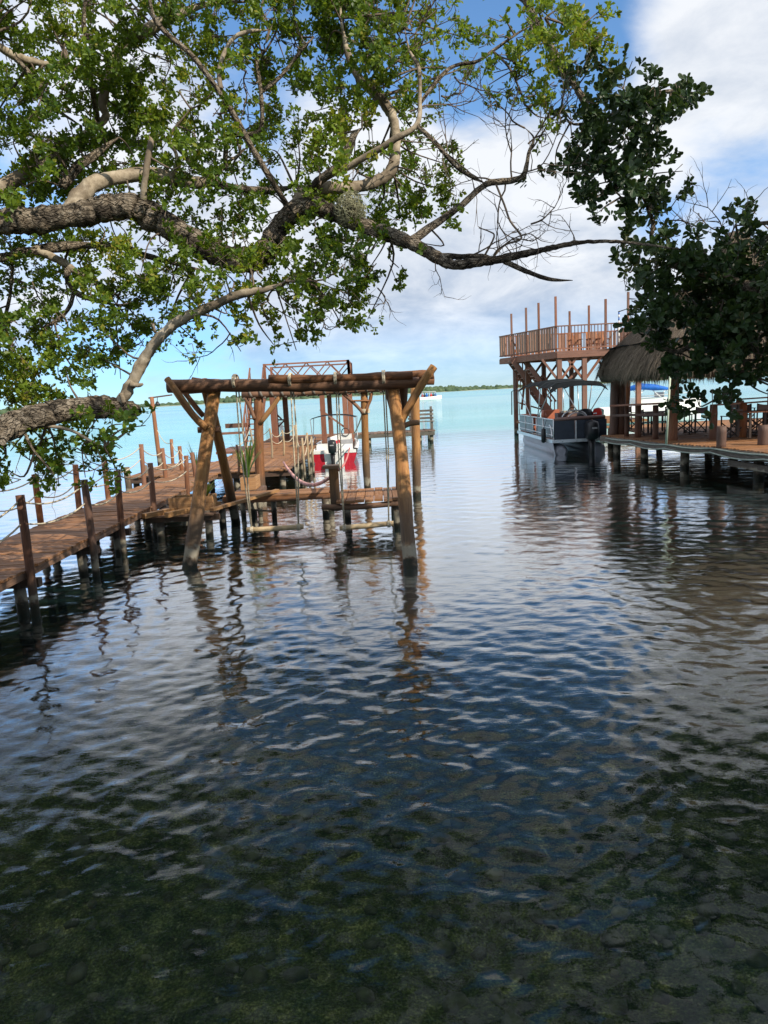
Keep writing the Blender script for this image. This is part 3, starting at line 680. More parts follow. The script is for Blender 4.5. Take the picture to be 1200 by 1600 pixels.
# ------------------------------------------------------------------ left lookout
def left_tower():
    Y0, Y1 = 34., 37.6; zf = 3.15; zr = D(415, 570, Y0)[2]; XL, XR = D(408, 600, Y0)[0], D(546, 600, Y0)[0]
    t = empty('lookout_tower', ((XL+XR)/2, 35.8, ZD), 'left timber lookout with X braced top railing at the pier end', 'lookout tower')
    planks(t, XL-.1, XR+.1, Y0-.1, Y1+.1, zf, .2, 'x', M['tower'], th=.06)
    for y in (Y0, Y1): MB().box(((XL+XR)/2, y, zf-.17), (XR-XL, .1, .2)).build('edge_beam', M['tower'], t)
    for x in (XL, XR, (XL+XR)/2): MB().box((x, (Y0+Y1)/2, zf-.17), (.1, Y1-Y0, .2)).build('joist', M['tower'], t)
    def post(x, y, z1, w=.2, mt='tower'): MB().box((x, y, (z1-2.4)/2), (w, w, z1+2.4)).build('post', M[mt], t)
    post(D(428, 650, Y0)[0], Y0, zf-.06, .26); post(D(505, 650, Y0)[0], Y0, zf-.06, .22); post(D(540, 650, Y0)[0], Y0, zf-.06, .22); post(D(548, 650, Y0)[0], Y0+.1, zf-.06, .22)
    post(D(447, 650, Y1)[0], Y1, zf-.06, .24, 'dpost'); post(D(516, 650, Y1)[0], Y1, zf-.06, .22); post(XL+.05, Y1, zf-.06, .22)
    def rail(p0, p1, n):
        p0 = np.array(p0); p1 = np.array(p1)
        for h in (.06, zr-zf): MB().beam(p0+[0, 0, h], p1+[0, 0, h], .06, .07).build('rail', M['tower'], t)
        for i in range(n+1):
            q = p0+(p1-p0)*i/n
            if i in (0, n): MB().box(q+np.array([0, 0, (zr-zf)/2]), (.11, .11, zr-zf+.08)).build('newel', M['tower'], t)
            if i < n:
                q2 = p0+(p1-p0)*(i+1)/n; a, b = (.06, zr-zf)
                MB().beam(q+[0, 0, a], q2+[0, 0, b], .05, .05).build('diagonal_brace', M['tower'], t); MB().beam(q+[0, .05, b], q2+[0, .05, a], .05, .05).build('diagonal_brace', M['tower'], t)
    rail((XL+.2, Y0, zf), (XR, Y0, zf), 4); rail((XR, Y0, zf), (XR, Y1, zf), 3); rail((XL, Y1, zf), (XR, Y1, zf), 4)
    # stair climbing away from the viewer on the left side
    xs0, xs1 = D(379, 680, 31.)[0], D(402, 680, 31.)[0]; a0, a1 = np.array([0, 31.2, ZD]), np.array([0, 34.1, zf])
    for x in (xs0, xs1):
        MB().beam(a0+[x, 0, -.1], a1+[x, 0, -.1], .07, .24).build('stringer', M['tower'], t)
        MB().beam(a0+[x, -.1, .9], a1+[x, 0, 1.0], .06, .07).build('handrail', M['tower'], t)
        for q in np.linspace(.05, .97, 7): p = a0+(a1-a0)*q; MB().box((x, p[1], p[2]+.45), (.045, .045, .95)).build('baluster', M['tower'], t)
    for i in range(11): p = a0+(a1-a0)*(i+.6)/11; MB().box(((xs0+xs1)/2, p[1], p[2]), (xs1-xs0, .27, .045)).build('tread', M['tower'], t)
    MB().beam((xs0-1.1, 31.3, ZD+.75), (xs0+.05, 31.3, ZD+.75), .06, .1).build('side_rail', M['tower'], t); MB().beam((xs0-1.1, 33.0, ZD+1.), (xs0, 33., ZD+1.), .06, .2).build('side_rail', M['dpost'], t)
    MB().box((xs0-.2, 32.7, ZD-.05), (2.0, 3.2, .1)).build('stair_base', M['tower'], t)
    for x in (xs0-1., xs0+.6):
        for y in (31.4, 34.): MB().log((x, y, -2.4), (x, y, ZD-.08), .09).build('pile', M['pile'], t)
    MB().beam(D(500, 640, Y0), D(545, 672, Y0), .08, .08).build('diagonal_brace', M['tower'], t)
    for p, q in (((430, 672), (446, 655)), ((440, 655), (425, 640))): MB().beam(D(*p, Y1), D(*q, Y1), .07, .07).build('diagonal_brace', M['dpost'], t)
    MB().beam(D(425, 656, Y1), D(448, 656, Y1), .06, .07).build('tie_bar', M['dpost'], t)
left_tower()

def plastic_chair(loc, rz, label):
    t = empty('garden_chair', loc, label, 'chair'); loc = np.asarray(loc, float); c, s = math.cos(rz), math.sin(rz)
    tr = lambda p: loc+np.array([p[0]*c-p[1]*s, p[0]*s+p[1]*c, p[2]])
    for x in (-.22, .22):
        for y in (-.2, .22): MB().tube([tr((x*1.15, y*1.15, 0)), tr((x, y, .43))], [.03, .025], 6).build('leg', M['white'], t)
        MB().tube([tr((x*1.15, -.22, .43)), tr((x*1.2, -.2, .66)), tr((x*1.2, .2, .68))], .025, 6).build('armrest', M['white'], t)
    MB().grid([[tr((x, y, .43-.03*math.cos(x*5))) for x in np.linspace(-.24, .24, 5)] for y in (-.24, 0, .24)]).build('seat', M['white'], t)
    MB().grid([[tr((x, .24+.1*q, .43+.47*q-.08*q*(x/.24)**2)) for x in np.linspace(-.24, .24, 5)] for q in (0, .5, 1)]).build('backrest', M['white'], t)
b_ = G(449, 686, ZD); plastic_chair((b_[0], b_[1], ZD), 1.3, 'white plastic garden chair standing on the long pier')

def far_dock():
    t = empty('end_dock', (1, 40.3, 0), 'weathered dock end beyond the swings carrying a slatted bench', 'dock')
    planks(t, -2.7, 2.95, 39.3, 41.3, ZD, .18, 'y', M['plank_old'])
    for y in (39.35, 41.25): MB().box((.1, y, ZD-.14), (5.6, .1, .2)).build('edge_beam', M['beam_old'], t)
    for x in (-.6, 1.2, 2.1, 2.75):
        for y in (39.5, 41.1): MB().log((x, y, -2.5), (x, y, ZD-.05), .11).build('pile', M['beam_old'], t)
    r = empty('bench', (2.2, 40.6, ZD), 'grey slatted bench at the end of the far dock', 'bench')
    for x in (1.7, 2.85): MB().box((x, 40.9, ZD+.62), (.12, .12, 1.24)).build('back_post', M['beam_old'], r); MB().box((x, 40.3, ZD+.21), (.1, .1, .42)).build('leg', M['beam_old'], r)
    for z in (.62, .82, 1.02): MB().box((2.27, 40.82, ZD+z), (1.4, .04, .11)).build('back_slat', M['beam_old'], r)
    for y in (40.25, 40.42, 40.59): MB().box((2.27, y, ZD+.45), (1.4, .14, .04)).build('seat_slat', M['beam_old'], r)
far_dock()

# ------------------------------------------------------------------ red motor boat
def loft(sections): return np.array(sections, float)
def outboard(t, x, y, z, s, mat2):
    m = MB(); prof = []
    rows = []
    for q, (w, d, zz) in enumerate(((.10, .16, .0), (.17, .25, .04), (.19, .30, .22), (.185, .30, .42), (.16, .26, .54), (.06, .1, .58))):
        rows.append([(x+s*w*math.copysign(abs(math.cos(a))**.6, math.cos(a)), y+s*d*math.copysign(abs(math.sin(a))**.6, math.sin(a)), z+s*zz) for a in np.arange(16)*math.pi/8])
    m.grid(rows, closed=True); m.face(list(range(len(m.v)-16, len(m.v))), [(0, 0)]*16, True); o = m.build('outboard_motor', M['black'], t)
    MB().tube([(x, y+.02*s, z+.05*s), (x, y, z-.35*s), (x, y-.02, z-1.0*s)], [.11*s, .085*s, .06*s], 10).build('motor_leg', mat2, o)
    MB().box((x, y-.31*s, z+.36*s), (.16*s, .012, .05*s)).build('decal', M['grey'], o)
    return o
def red_boat():
    cx = -1.92; y0 = 30.3; L = 5.6; t = empty('motor_boat', (cx, y0+2.5, 0), 'small open motor boat with red hull and white deck by the pier', 'boat')
    st = np.linspace(0, 1, 14); low = []; up = []; inn = []
    for q in st:
        w = .95*(1-max(0, (q-.45)/.55)**2.2)+.01; sh = .58+.28*q**2; y = y0+L*q+(.0); k = -.28+.5*max(0, q-.6)**1.5
        low.append([(cx+sx*w*f, y+yy*q*.35, z) for sx, f, z, yy in ((-1, .98, sh*.72, .6), (-1, .84, .02, 0), (-1, .0, k, 0), (1, .84, .02, 0), (1, .98, sh*.72, .6))])
        up.append([(cx+sx*w*f, y+.35*q*yy, z) for sx, f, z, yy in ((-1, .99, sh*.72, .6), (-1, 1.02, sh, 1.), (-1, .86, sh+.02, 1.), (-1, .82, sh-.38, .7), (0, 0, .22+.25*q, .5), (1, .82, sh-.38, .7), (1, .86, sh+.02, 1.), (1, 1.02, sh, 1.), (1, .99, sh*.72, .6))])
    MB().grid(low).build('hull', M['red'], t); MB().grid(up).build('deck', M['white'], t)
    for sx in (-1, 1):      # transom: two red quarters
        m = MB()
        P = [(cx+sx*.93, y0-.01, .40), (cx+sx*.80, y0-.01, .0), (cx+sx*.38, y0-.01, -.08), (cx+sx*.42, y0-.01, .40)]
        b0 = len(m.v); m.v += P+[(a, b+.06, c) for a, b, c in P]; q = [b0, b0+1, b0+2, b0+3]; m.face(q if sx < 0 else q[::-1], [(0, 0)]*4); m.face([i+4 for i in q][::-1] if sx < 0 else [i+4 for i in q], [(0, 0)]*4)
        m.build('transom', M['red'], t)
    m = MB(); m.box((cx, y0+.25, .18), (.86, .5, .42)); m.box((cx, y0+.6, .48), (1.5, .12, .5)); m.build('splash_well', M['white'], t)
    for sx in (-1, 1): MB().box((cx+sx*.66, y0+.26, .47), (.5, .56, .13)).build('swim_step', M['white'], t)
    MB().box((cx+.5, y0+1.0, .62), (.5, .6, .5)).build('seat', M['grey'], t); MB().box((cx-.4, y0+1.05, .54), (.7, .5, .4)).build('seat', M['white'], t)
    MB().box((cx+.42, y0+2.3, .75), (.5, .5, .6)).build('console', M['white'], t)
    MB().tube([(cx+.42+.17*math.cos(a), y0+2.02, 1.15+.17*math.sin(a)) for a in np.linspace(0, 6.3, 14)], .02, 6, cap=False).build('steering_wheel', M['black'], t)
    for sx in (-1, 1): MB().tube([(cx+sx*.9, y0+.7, .7), (cx+sx*.9, y0+.75, .98), (cx+sx*.88, y0+2., 1.0), (cx+sx*.88, y0+2.05, .75)], .02, 6).build('grab_rail', M['metal'], t)
    zt = D(515, 651, 31.8)[2]
    MB().grid([[(cx+x, y0+y, zt+.1-.13*abs(x/.95)**2.5-.05*((y-1.5)/.9)**2) for x in np.linspace(-.95, .95, 9)] for y in (.7, 1.2, 1.8, 2.4)]).build('canopy', M['canvas'], t)
    MB().grid([[(cx+x, y0+y, zt+.07-.13*abs(x/.95)**2.5) for x in np.linspace(-.93, .93, 9)] for y in (.75, 1.5, 2.35)]).build('canopy_lining', M['grey'], t)
    for sx in (-1, 1):
        for y in (.72, 2.38): MB().tube([(cx+sx*.95, y0+1.4, .72), (cx+sx*.95, y0+y, zt-.04)], .014, 6).build('canopy_strut', M['metal'], t)
    outboard(t, cx-.05, y0-.12, .42, .95, M['black'])
red_boat()

def tour_boat():
    Y = 205.; c = D(673, 623, Y); t = empty('tour_boat', (c[0], Y, 0), 'distant white tour boat with passengers out on the lagoon', 'boat')
    n = 9; P = []
    for q in np.linspace(0, 1, n):
        w = .9*(1-max(0, (q-.6)/.4)**2)+.02; x = c[0]-3.0+6.0*q; P.append([(x, Y-w, 1.0+.35*q*q), (x, Y-w*.8, -.2), (x, Y+w*.8, -.2), (x, Y+w, 1.0+.35*q*q), (x, Y, .9)])
    MB().grid(P, closed=True).build('hull', M['white'], t)
    MB().box((c[0]-.5, Y, 2.45), (3.9, 1.8, .1)).build('roof', M['white'], t)
    for x in (-2.3, -.5, 1.3): 
        for s in (-1, 1): MB().tube([(c[0]+x, Y+s*.8, 1.), (c[0]+x, Y+s*.8, 2.45)], .06, 5).build('roof_post', M['metal'], t)
    cl = [M['redcloth'], M['black'], M['blue'], M['grey']]
    for i in range(7):
        x = c[0]-2.3+i*.6; m = MB(); m.lathe([(.05, .75), (.26, .8), (.3, 1.2), (.24, 1.5), (.09, 1.58), (.14, 1.68), (.15, 1.82), (.08, 1.95), (0.01, 1.97)], (x, Y-.5, .2), 8)
        tag(m.build('person', cl[i % 4]), 'tiny seated passenger aboard the distant white tour boat', 'person', 'tour boat passengers')
tour_boat()

# ------------------------------------------------------------------ right hand deck
ZR = .8
def edge_x(y): return float(np.interp(y, (13, 18.3, 20.7, 22.6, 27.3), (10.1, 9.63, 9.35, 8.8, 8.15)))
def right_deck():
    t = empty('waterside_deck', (13, 22, 0), 'broad plank deck on piles along the right side', 'deck')
    ms = []
    for q in range(4): m = MB(); m.box((0, 0, 0), (12.5, .138, .035)); me = m.mesh('plank'); me.materials.append(M['plank']); ms.append(me)
    for i in range(94): y = 13.2+.15*(i+.5); inst('plank', ms[i % 4], t, (edge_x(y)+6.25+rng.normal(0, .01), y, ZR-.0175+rng.normal(0, .003)), (0, 0, rng.normal(0, .002)))
    planks(t, 9.75, 21.5, 27.3, 33.0, ZR, .15, 'x', M['plank'], jit=.01)
    ys = (13.2, 18.3, 20.7, 22.6, 27.3)
    for a, b in zip(ys[:-1], ys[1:]):
        MB().beam((edge_x(a)-.02, a, ZR-.13), (edge_x(b)-.02, b, ZR-.13), .06, .2).build('edge_beam', M['beam_old'], t)
        MB().beam((edge_x(a)+.4, a, ZR-.15), (edge_x(b)+.4, b, ZR-.15), .12, .2).build('joist', M['beam_old'], t)
    MB().box((8.95, 27.33, ZR-.13), (1.65, .06, .2)).build('edge_beam', M['beam_old'], t)
    for x in (11.5, 14.5, 17.5): MB().box((x, 23.1, ZR-.15), (.12, 19.6, .2)).build('joist', M['beam_old'], t)
    for y in (14., 16.8, 19.4, 22.5, 25., 27.0, 31.8):
        for x in (edge_x(y)+.45 if y < 27.5 else 9.9, 12.0, 14.5): MB().log((x, y, -2.2), (x, y, ZR-.06), .13).build('pile', M['pile'], t)
    for (y0, z0, y1, z1, w, h) in ((20.2, .38, 13.2, .30, .12, .16), (20.2, .62, 13.2, .6, .08, .06)): MB().beam((edge_x(y0)+.15, y0, z0), (edge_x(y1)+.15, y1, z1), w, h).build('lower_beam', M['beam_old'], t)
    for y in (14.2, 16.4, 18.4): MB().box((edge_x(y)+.15, y, .47), (.1, .12, .3)).build('strut', M['beam_old'], t)
    planks(t, 11.9, 21.5, 18.9, 24.5, ZR+.11, .16, 'x', M['plank'])
    MB().box((16.7, 18.88, ZR+.05), (9.6, .05, .12)).build('step_board', M['plank_old'], t)
    posts = []
    def post(px, pt, pb, r, mt, flat=False):
        b = G(px, pb, ZR); z = D(px, pt, b[1])[2]; MB().log((b[0], b[1], ZR-.1), (b[0], b[1], z), r, r*.95, n=12, seg=5, bend=.005).build('post', M[mt], t); return np.array([b[0], b[1], z])
    a = post(1114, 632, 686, .12, 'post'); b = post(1160, 629, 683, .12, 'post'); c = post(1154, 623, 672, .12, 'post'); d = np.array([G(1235, 683, ZR)[0], b[1]-.1, b[2]+.03])
    MB().log((d[0], d[1], ZR-.1), d, .12).build('post', M['post'], t); e = c+np.array([3.4, -.2, .05]); MB().log((e[0], e[1], ZR-.1), e, .12).build('post', M['post'], t)
    for p, q in ((a, b), (b, d), (c, e)): MB().beam(p-[0, 0, .02], q-[0, 0, .02], .05, .05).build('rail', M['tower_board'], t)
    for px, pt, pb, r in ((1127, 666, 698, .13), (1192, 664, 695, .15), (979, 633, 682, .08), (997, 632, 683, .11), (1024, 633, 686, .10)): post(px, pt, pb, r, 'dpost')
    ra, rb = D(955, 634, 26.6), D(1041, 630, 23.0); MB().beam(ra, rb, .12, .06).build('rail', M['tower'], t)
    MB().beam(ra-[0, 0, .35], rb-[0, 0, .33], .05, .08).build('rail', M['dpost'], t)
right_deck()
for i, (dz, sag, lab) in enumerate(((-.05, .05, 'upper grey hose slung along the edge of the right deck'), (-.16, .09, 'lower grey hose slung along the edge of the right deck'))):
    pts = []
    ys = [13.2, 15.5, 18.3, 20.7, 22.6, 24.8, 27.2]
    for a, b in zip(ys[:-1], ys[1:]): pts += list(hang((edge_x(a)-.1-.02*i, a, ZR+dz), (edge_x(b)-.1-.02*i, b, ZR+dz+.02), sag*rng.uniform(.4, 1.2), 6)[:-1])
    tag(MB().tube(pts, .022, 7).build('hose', M['hose']), lab, 'hose')

def palapa():
    cx, cy, hs = 11.55, 24.4, 3.75; apex = D(1143, 362, cy)[2]; ze = 2.78
    t = empty('palapa', (cx, cy, ZR), 'big thatched palapa with grey brown palm roof on the right deck', 'palapa')
    H_ = apex-ze
    prof = [(3.30, .25), (3.5, .02), (3.72, -.02), (3.80, .25), (3.72, .62), (3.55, .98), (3.40, 1.22), (3.28, 1.24), (3.10, 1.50), (2.55, 2.1), (1.95, 2.75), (1.3, 3.4), (.8, 3.95), (.52, 4.25), (.50, 4.4), (.42, 4.7), (.22, 4.95), (.02, 5.0)]
    sc = H_/5.0; n = 72
    def rad(a): c, s = abs(math.cos(a)), abs(math.sin(a)); return 1/((c**4.2+s**4.2)**(1/4.2))
    rows = []
    for i, (r, z) in enumerate(prof):
        f = min(1, max(0, (r-.5)/1.8)); row = []
        for j in range(n):
            a = 2*math.pi*j/n; k = 1+(rad(a)-1)*f; q = r*k*(1+rng.normal(0, .006))
            row.append((cx+q*math.cos(a), cy+q*math.sin(a), ze+z*sc+(rng.normal(0, .035) if i < 4 else rng.normal(0, .012))))
        rows.append(row)
    k = NT('palm thatch'); tc = k.n('ShaderNodeTexCoord'); ge = k.n('ShaderNodeNewGeometry')
    n1 = k.noise(k.map(ge.outputs['Position'], (16, 16, 1.0)), 2., 6, .7); n2 = k.noise(ge.outputs['Position'], 1.1, 5, .6); at = k.n('ShaderNodeAttribute', attribute_name='tint')
    c = k.ramp(n1, [(.3, (.05, .037, .028)), (.5, (.14, .11, .085)), (.72, (.29, .235, .175))]); c = k.mix(k.range(n2, .35, .7, 0, .55), c, (.14, .115, .085))
    c = k.mix(k.math('MULTIPLY', at.outputs['Fac'], .5), c, (.38, .31, .22))
    M['thatch'] = k.out(k.principled(c, .95, k.bump(n1, .9, .06), .05))
    m = MB(); m.grid(rows, closed=True); o = m.build('thatch_roof', M['thatch'], t)
    # loose palm strands lying down the slope and fringing the eave
    st = []; fv = []; tint = []
    N = 15000
    zz = [p[1] for p in prof]
    for i in range(N):
        s = rng.random()**.6; seg = rng.integers(3, len(prof)-2) if rng.random() > .3 else rng.integers(3, 7); u = rng.random(); a = rng.random()*2*math.pi
        (r0, z0), (r1, z1) = prof[seg+1], prof[seg]; r = r0+(r1-r0)*u; z = z0+(z1-z0)*u; f = min(1, max(0, (r-.5)/1.8)); k_ = 1+(rad(a)-1)*f
        p = np.array([cx+r*k_*math.cos(a), cy+r*k_*math.sin(a), ze+z*sc]); dn = np.array([(r1-r0)*k_*math.cos(a), (r1-r0)*k_*math.sin(a), (z1-z0)*sc]); dn /= np.linalg.norm(dn)+1e-9
        out = np.array([math.cos(a), math.sin(a), .5]); side = np.array([-math.sin(a), math.cos(a), 0]); L_ = rng.uniform(.18, .65); w = rng.uniform(.006, .016)
        d = dn+side*rng.normal(0, .12)+out*rng.uniform(.0, .17); q = p+d*L_+out*.02; p = p+out*.012
        b = len(fv); fv += [p-side*w, p+side*w, q]; st.append((b, b+1, b+2)); tint.append(rng.random())
    for i in range(2600):
        a = rng.random()*2*math.pi; r = rng.uniform(3.35, 3.74); kk = rad(a); p = np.array([cx+r*kk*math.cos(a), cy+r*kk*math.sin(a), ze+.06]); side = np.array([-math.sin(a), math.cos(a), 0])
        q = p+np.array([rng.normal(0, .04), rng.normal(0, .04), -rng.uniform(.06, .36)]); b = len(fv); w = rng.uniform(.008, .02); fv += [p-side*w, p+side*w, q]; st.append((b, b+1, b+2)); tint.append(rng.random())
    me = bpy.data.meshes.new('thatch_strands'); me.from_pydata((np.array(fv)-np.array([cx, cy, ZR])).tolist(), [], st); at_ = me.attributes.new('tint', 'FLOAT', 'FACE'); at_.data.foreach_set('value', tint)
    me.materials.append(M['thatch']); ob = bpy.data.objects.new('thatch_strands', me); COL.objects.link(ob); ob.parent = t; ob['kind'] = 'stuff'
    cord = MB(); cord.tube([(cx+3.42*rad(a)*math.cos(a), cy+3.42*rad(a)*math.sin(a), ze+1.22*sc+.02*math.sin(9*a)) for a in np.linspace(0, 2*math.pi, 73)], .03, 6, cap=False); cord.build('roof_cord', M['canvas'], t)
    for px, pb, r, mt in ((1052, 688, .15, 'post'), (957, 679, .16, 'dpost'), (975, 674, .12, 'post')):
        b = G(px, pb, ZR); MB().log((b[0], b[1], ZR-.2), (b[0]+(.12 if px < 1000 else 0), b[1], ze+.12), r, r*.95, seg=8).build('post', M[mt], t)
    for x, y in ((14.4, 21.6), (14.4, 27.2), (8.9, 27.4)): MB().log((x, y, ZR-.1), (x, y, ze+.9), .16).build('post', M['dpost'], t)
    for (x0, y0, x1, y1) in ((8.6, 21.6, 8.6, 27.4), (14.4, 21.6, 14.4, 27.2), (8.6, 21.6, 14.4, 21.6), (8.6, 27.4, 14.4, 27.3)): MB().log((x0, y0, ze+.45), (x1, y1, ze+.45), .09).build('wall_plate', M['dpost'], t)
palapa()
p_, q_ = D(1047, 588, 21.0), D(1041, 694, 21.0)
tag(MB().tube([q_, p_], [.035, .03], 8).build('pipe', plain('pale green pipe', (.5, .58, .46), .5, .1, 4)), 'pale green pipe leaning upright against the palapa eave', 'pipe')

def chair_proto():
    t = empty('folding_chair', (0, 0, 0), '', 'chair')
    w, d, hs, hb = .27, .24, .46, .92
    for sx in (-1, 1):
        MB().beam((sx*w, d, 0), (sx*w, d+.03, hb), .035, .03).build('back_post', M['chairwood'], t); MB().beam((sx*w, -d, 0), (sx*w, -d, .66), .035, .03).build('front_post', M['chairwood'], t)
        MB().beam((sx*w, -d-.04, .67), (sx*w, d+.03, .67), .05, .025).build('armrest', M['chairwood'], t); MB().beam((sx*w, -d, .03), (sx*w, d, .03), .03, .03).build('foot_rail', M['chairwood'], t)
    for y in (-d, d):
        MB().beam((-w, y, .04), (w, y, hs), .025, .03).build('cross_leg', M['chairwood'], t); MB().beam((-w, y+.03, hs), (w, y+.03, .04), .025, .03).build('cross_leg', M['chairwood'], t)
    MB().grid([[(x, y, hs-.02*math.cos(x/w*1.5)) for x in np.linspace(-w, w, 5)] for y in (-d, 0, d)]).build('seat', M['sling'], t)
    MB().grid([[(x, d+.03+.03*math.cos(x/w*1.5), z+(.05*(x/w)**2 if z > .8 else 0)) for x in np.linspace(-w-.02, w+.02, 7)] for z in (.68, .80, .88)]).build('back_sling', M['sling'], t)
    return t
def table_proto(loc, label):
    t = empty('table', loc, label, 'table'); x, y, z = loc
    m = MB(); m.box((x, y, z+.74), (.95, .85, .04)); m.build('tabletop', M['dpost'], t)
    for sx in (-1, 1):
        for sy in (-1, 1): MB().box((x+sx*.4, y+sy*.36, z+.36), (.06, .06, .72)).build('leg', M['chairwood'], t)
cp = chair_proto()
spots = [((1146, 683), 3.3, 'folding chair beside the left rail post, nearest on the right deck'), ((1066, 678), 2.6, 'folding chair just right of the palapa corner post'), ((1086, 676), 3.6, 'folding chair second to the right of the palapa corner post'),
         ((1012, 680), 1.6, 'shaded folding chair under the palapa eave left of corner post'), ((1032, 679), 4.7, 'shaded folding chair close behind the corner post pair'), ((1172, 676), 1.9, 'folding chair behind the front rail post on raised boards'),
         ((1190, 676), 3.1, 'folding chair at the right picture edge by the dark table'), ((1160, 668), .3, 'far folding chair behind the two rail posts'), ((985, 672), .4, 'shaded folding chair deep under the left of the palapa')]
for i, ((px, py), rz, lab) in enumerate(spots):
    z = ZR+.11 if px > 1155 else ZR
    o = cp if i == 0 else copy_tree(cp); b = G(px, py, z); o.location = (b[0], b[1], z); o.rotation_euler = (0, 0, rz); o['label'] = lab; o['group'] = 'folding chairs on the right deck'
for (px, py), lab in (((1183, 682), 'dark square table between chairs at the right edge'), ((1024, 675), 'square table in the shade under the palapa')):
    z = ZR+.11 if px > 1155 else ZR; b = G(px, py, z); table_proto((b[0], b[1], z), lab)

# ------------------------------------------------------------------ right lookout tower
def right_tower():
    YC, YK = 37.0, 42.6; C = D(870, 549, YC); zf = float(C[2]); B = D(781, 561, YK); E = D(1004, 545, YC); Q = E+[.5, YK-YC, 0]
    for p in (C, B, E, Q): p[2] = 0.
    t = empty('viewing_tower', (10.5, 39.5, 0), 'right raised timber viewing deck on braced posts behind the pontoon boat', 'viewing tower')
    MB().prism([tuple(B[:2]), tuple(C[:2]), tuple(E[:2]), tuple(Q[:2])], zf-.05, zf).build('floor', M['tower'], t)
    def edge(a, b, w=.07, inset=0): MB().beam(a+[0, 0, zf-.19], b+[0, 0, zf-.19], w, .27).build('fascia', M['tower'], t)
    edge(C, E); edge(B, C); edge(B, Q); edge(E, Q)
    for y in (38.4, 39.8, 41.2): x0 = C[0]+(B[0]-C[0])*(y-YC)/(YK-YC); MB().box(((x0+E[0])/2, y, zf-.2), (E[0]-x0, .1, .2)).build('joist', M['tower'], t)
    zr = zf+1.02
    def rail(a, b, n, boards):
        for h in ((.12, 1.2)): MB().beam(a+[0, 0, zf+h], b+[0, 0, zf+h], .05, .06).build('rail', M['tower'], t)
        for i in range(n):
            q = a+(b-a)*(i+.5)/n
            ang = math.atan2((b-a)[1], (b-a)[0]); wd = .19*rng.uniform(.85, 1.1) if boards and rng.random() < .88 else .035
            R_ = np.array([[math.cos(ang), -math.sin(ang), 0], [math.sin(ang), math.cos(ang), 0], [0, 0, 1]])
            MB().box(q+np.array([0, 0, zf+.65]), (wd, .025, 1.08 if wd < .1 else 1.15), R_).build('baluster', M['tower_board' if wd > .1 else 'dpost'], t)
    rail(B, C, 24, True); rail(C, E, 26, False); rail(B, Q, 30, True); rail(E, Q, 24, True)
    def on(a, b, px):
        lo, hi = 0., 1.; f0 = proj(a+[0, 0, zf])[0]-px
        for _ in range(40):
            mid = (lo+hi)/2; f = proj(a+(b-a)*mid+[0, 0, zf])[0]-px
            if f*f0 > 0: lo = mid
            else: hi = mid
        return a+(b-a)*lo
    for px, py, e in ((800.6, 490, 'L'), (823.5, 480.6, 'L'), (843, 473, 'L'), (869.5, 463, 'L'), (891, 486, 'K'), (921, 477, 'K'), (947, 467, 'F'), (982, 456, 'F')):
        p = on(B, C, px) if e == 'L' else on(C, E, px) if e == 'F' else on(B, Q, px)
        z = D(px, py, p[1])[2]; MB().beam(p+[0, .06, zf-.3], p+[0, .06, z], .1, .1).build('pole', M['tower'], t)
    # supports
    sup = [(C+[.15, .15, 0], 'tower'), (B+[.8, -.25, 0], 'tower'), (on(C, E, 914)+[0, .15, 0], 'tower'), (E+[-.15, .15, 0], 'tower'), (on(B, Q, 891)+[0, -.2, 0], 'dpost'), (on(B, Q, 848)+[0, -.2, 0], 'dpost'), (Q+[-.3, -.3, 0], 'dpost'), (on(B, C, 815)+[.3, 0, 0], 'dpost')]
    for p, mt in sup:
        MB().box((p[0], p[1], (zf-.08-2.4)/2), (.22, .22, zf-.08+2.4)).build('post', M[mt], t)
        for sx in (-1, 1):
            if sx < 0 and p[0] < C[0]-.3: continue
            MB().beam((p[0]+sx*.1, p[1], zf-1.35), (p[0]+sx*.85, p[1], zf-.35), .09, .11).build('brace', M[mt], t)
    MB().beam((C[0]+.3, YC+.3, zf-1.7), (C[0]+1.8, YC+.3, zf-.35), .09, .11).build('brace', M['tower'], t)
    # lower deck and stair
    MB().box(((C[0]+E[0])/2-.4, 39.8, ZR-.06), (E[0]-C[0]+1.4, 5.6, .12)).build('lower_deck', M['plank'], t)
    a, b = D(797, 566, 41.3), D(866, 652, 41.3); a[2] = zf-.1; b[2] = ZR
    for y in (-.5, .5):
        MB().beam(a+[0, y, 0], b+[0, y, 0], .06, .3).build('stringer', M['tower'], t)
        MB().beam(a+[0, y, 1.0], b+[0, y, 1.0], .06, .08).build('handrail', M['tower'], t)
        for q in np.linspace(.06, .96, 11): p = a+(b-a)*q; MB().box((p[0], p[1]+y, p[2]+.5), (.045, .045, 1.0)).build('baluster', M['tower'], t)
    for i in range(14): p = a+(b-a)*(i+.5)/14; MB().box((p[0], p[1], p[2]+.02), (.28, 1.0, .06)).build('tread', M['tower'], t)
    for p0, p1 in (((806, 575), (806, 640)), ((822, 575), (815, 640))): MB().beam(D(*p0, 41.9), D(*p1, 41.9), .1, .1).build('post', M['tower'], t)
    for p0, p1 in (((806, 590), (822, 600)), ((806, 612), (835, 600)), ((806, 628), (848, 640)), ((848, 585), (868, 612)), ((830, 612), (848, 585))): MB().beam(D(*p0, 41.8), D(*p1, 41.8), .08, .08).build('brace', M['tower'], t)
    for py in (585, 594, 603): MB().beam(D(806, py, 41.85), D(822, py, 41.85), .05, .05).build('lattice_bar', M['tower'], t)
    for px in (809, 813, 817): MB().beam(D(px, 578, 41.8), D(px, 606, 41.8), .05, .05).build('lattice_bar', M['tower'], t)
    # upper stair flight under the deck
    a2, b2 = D(826, 575, 39.2), D(848, 606, 39.2)
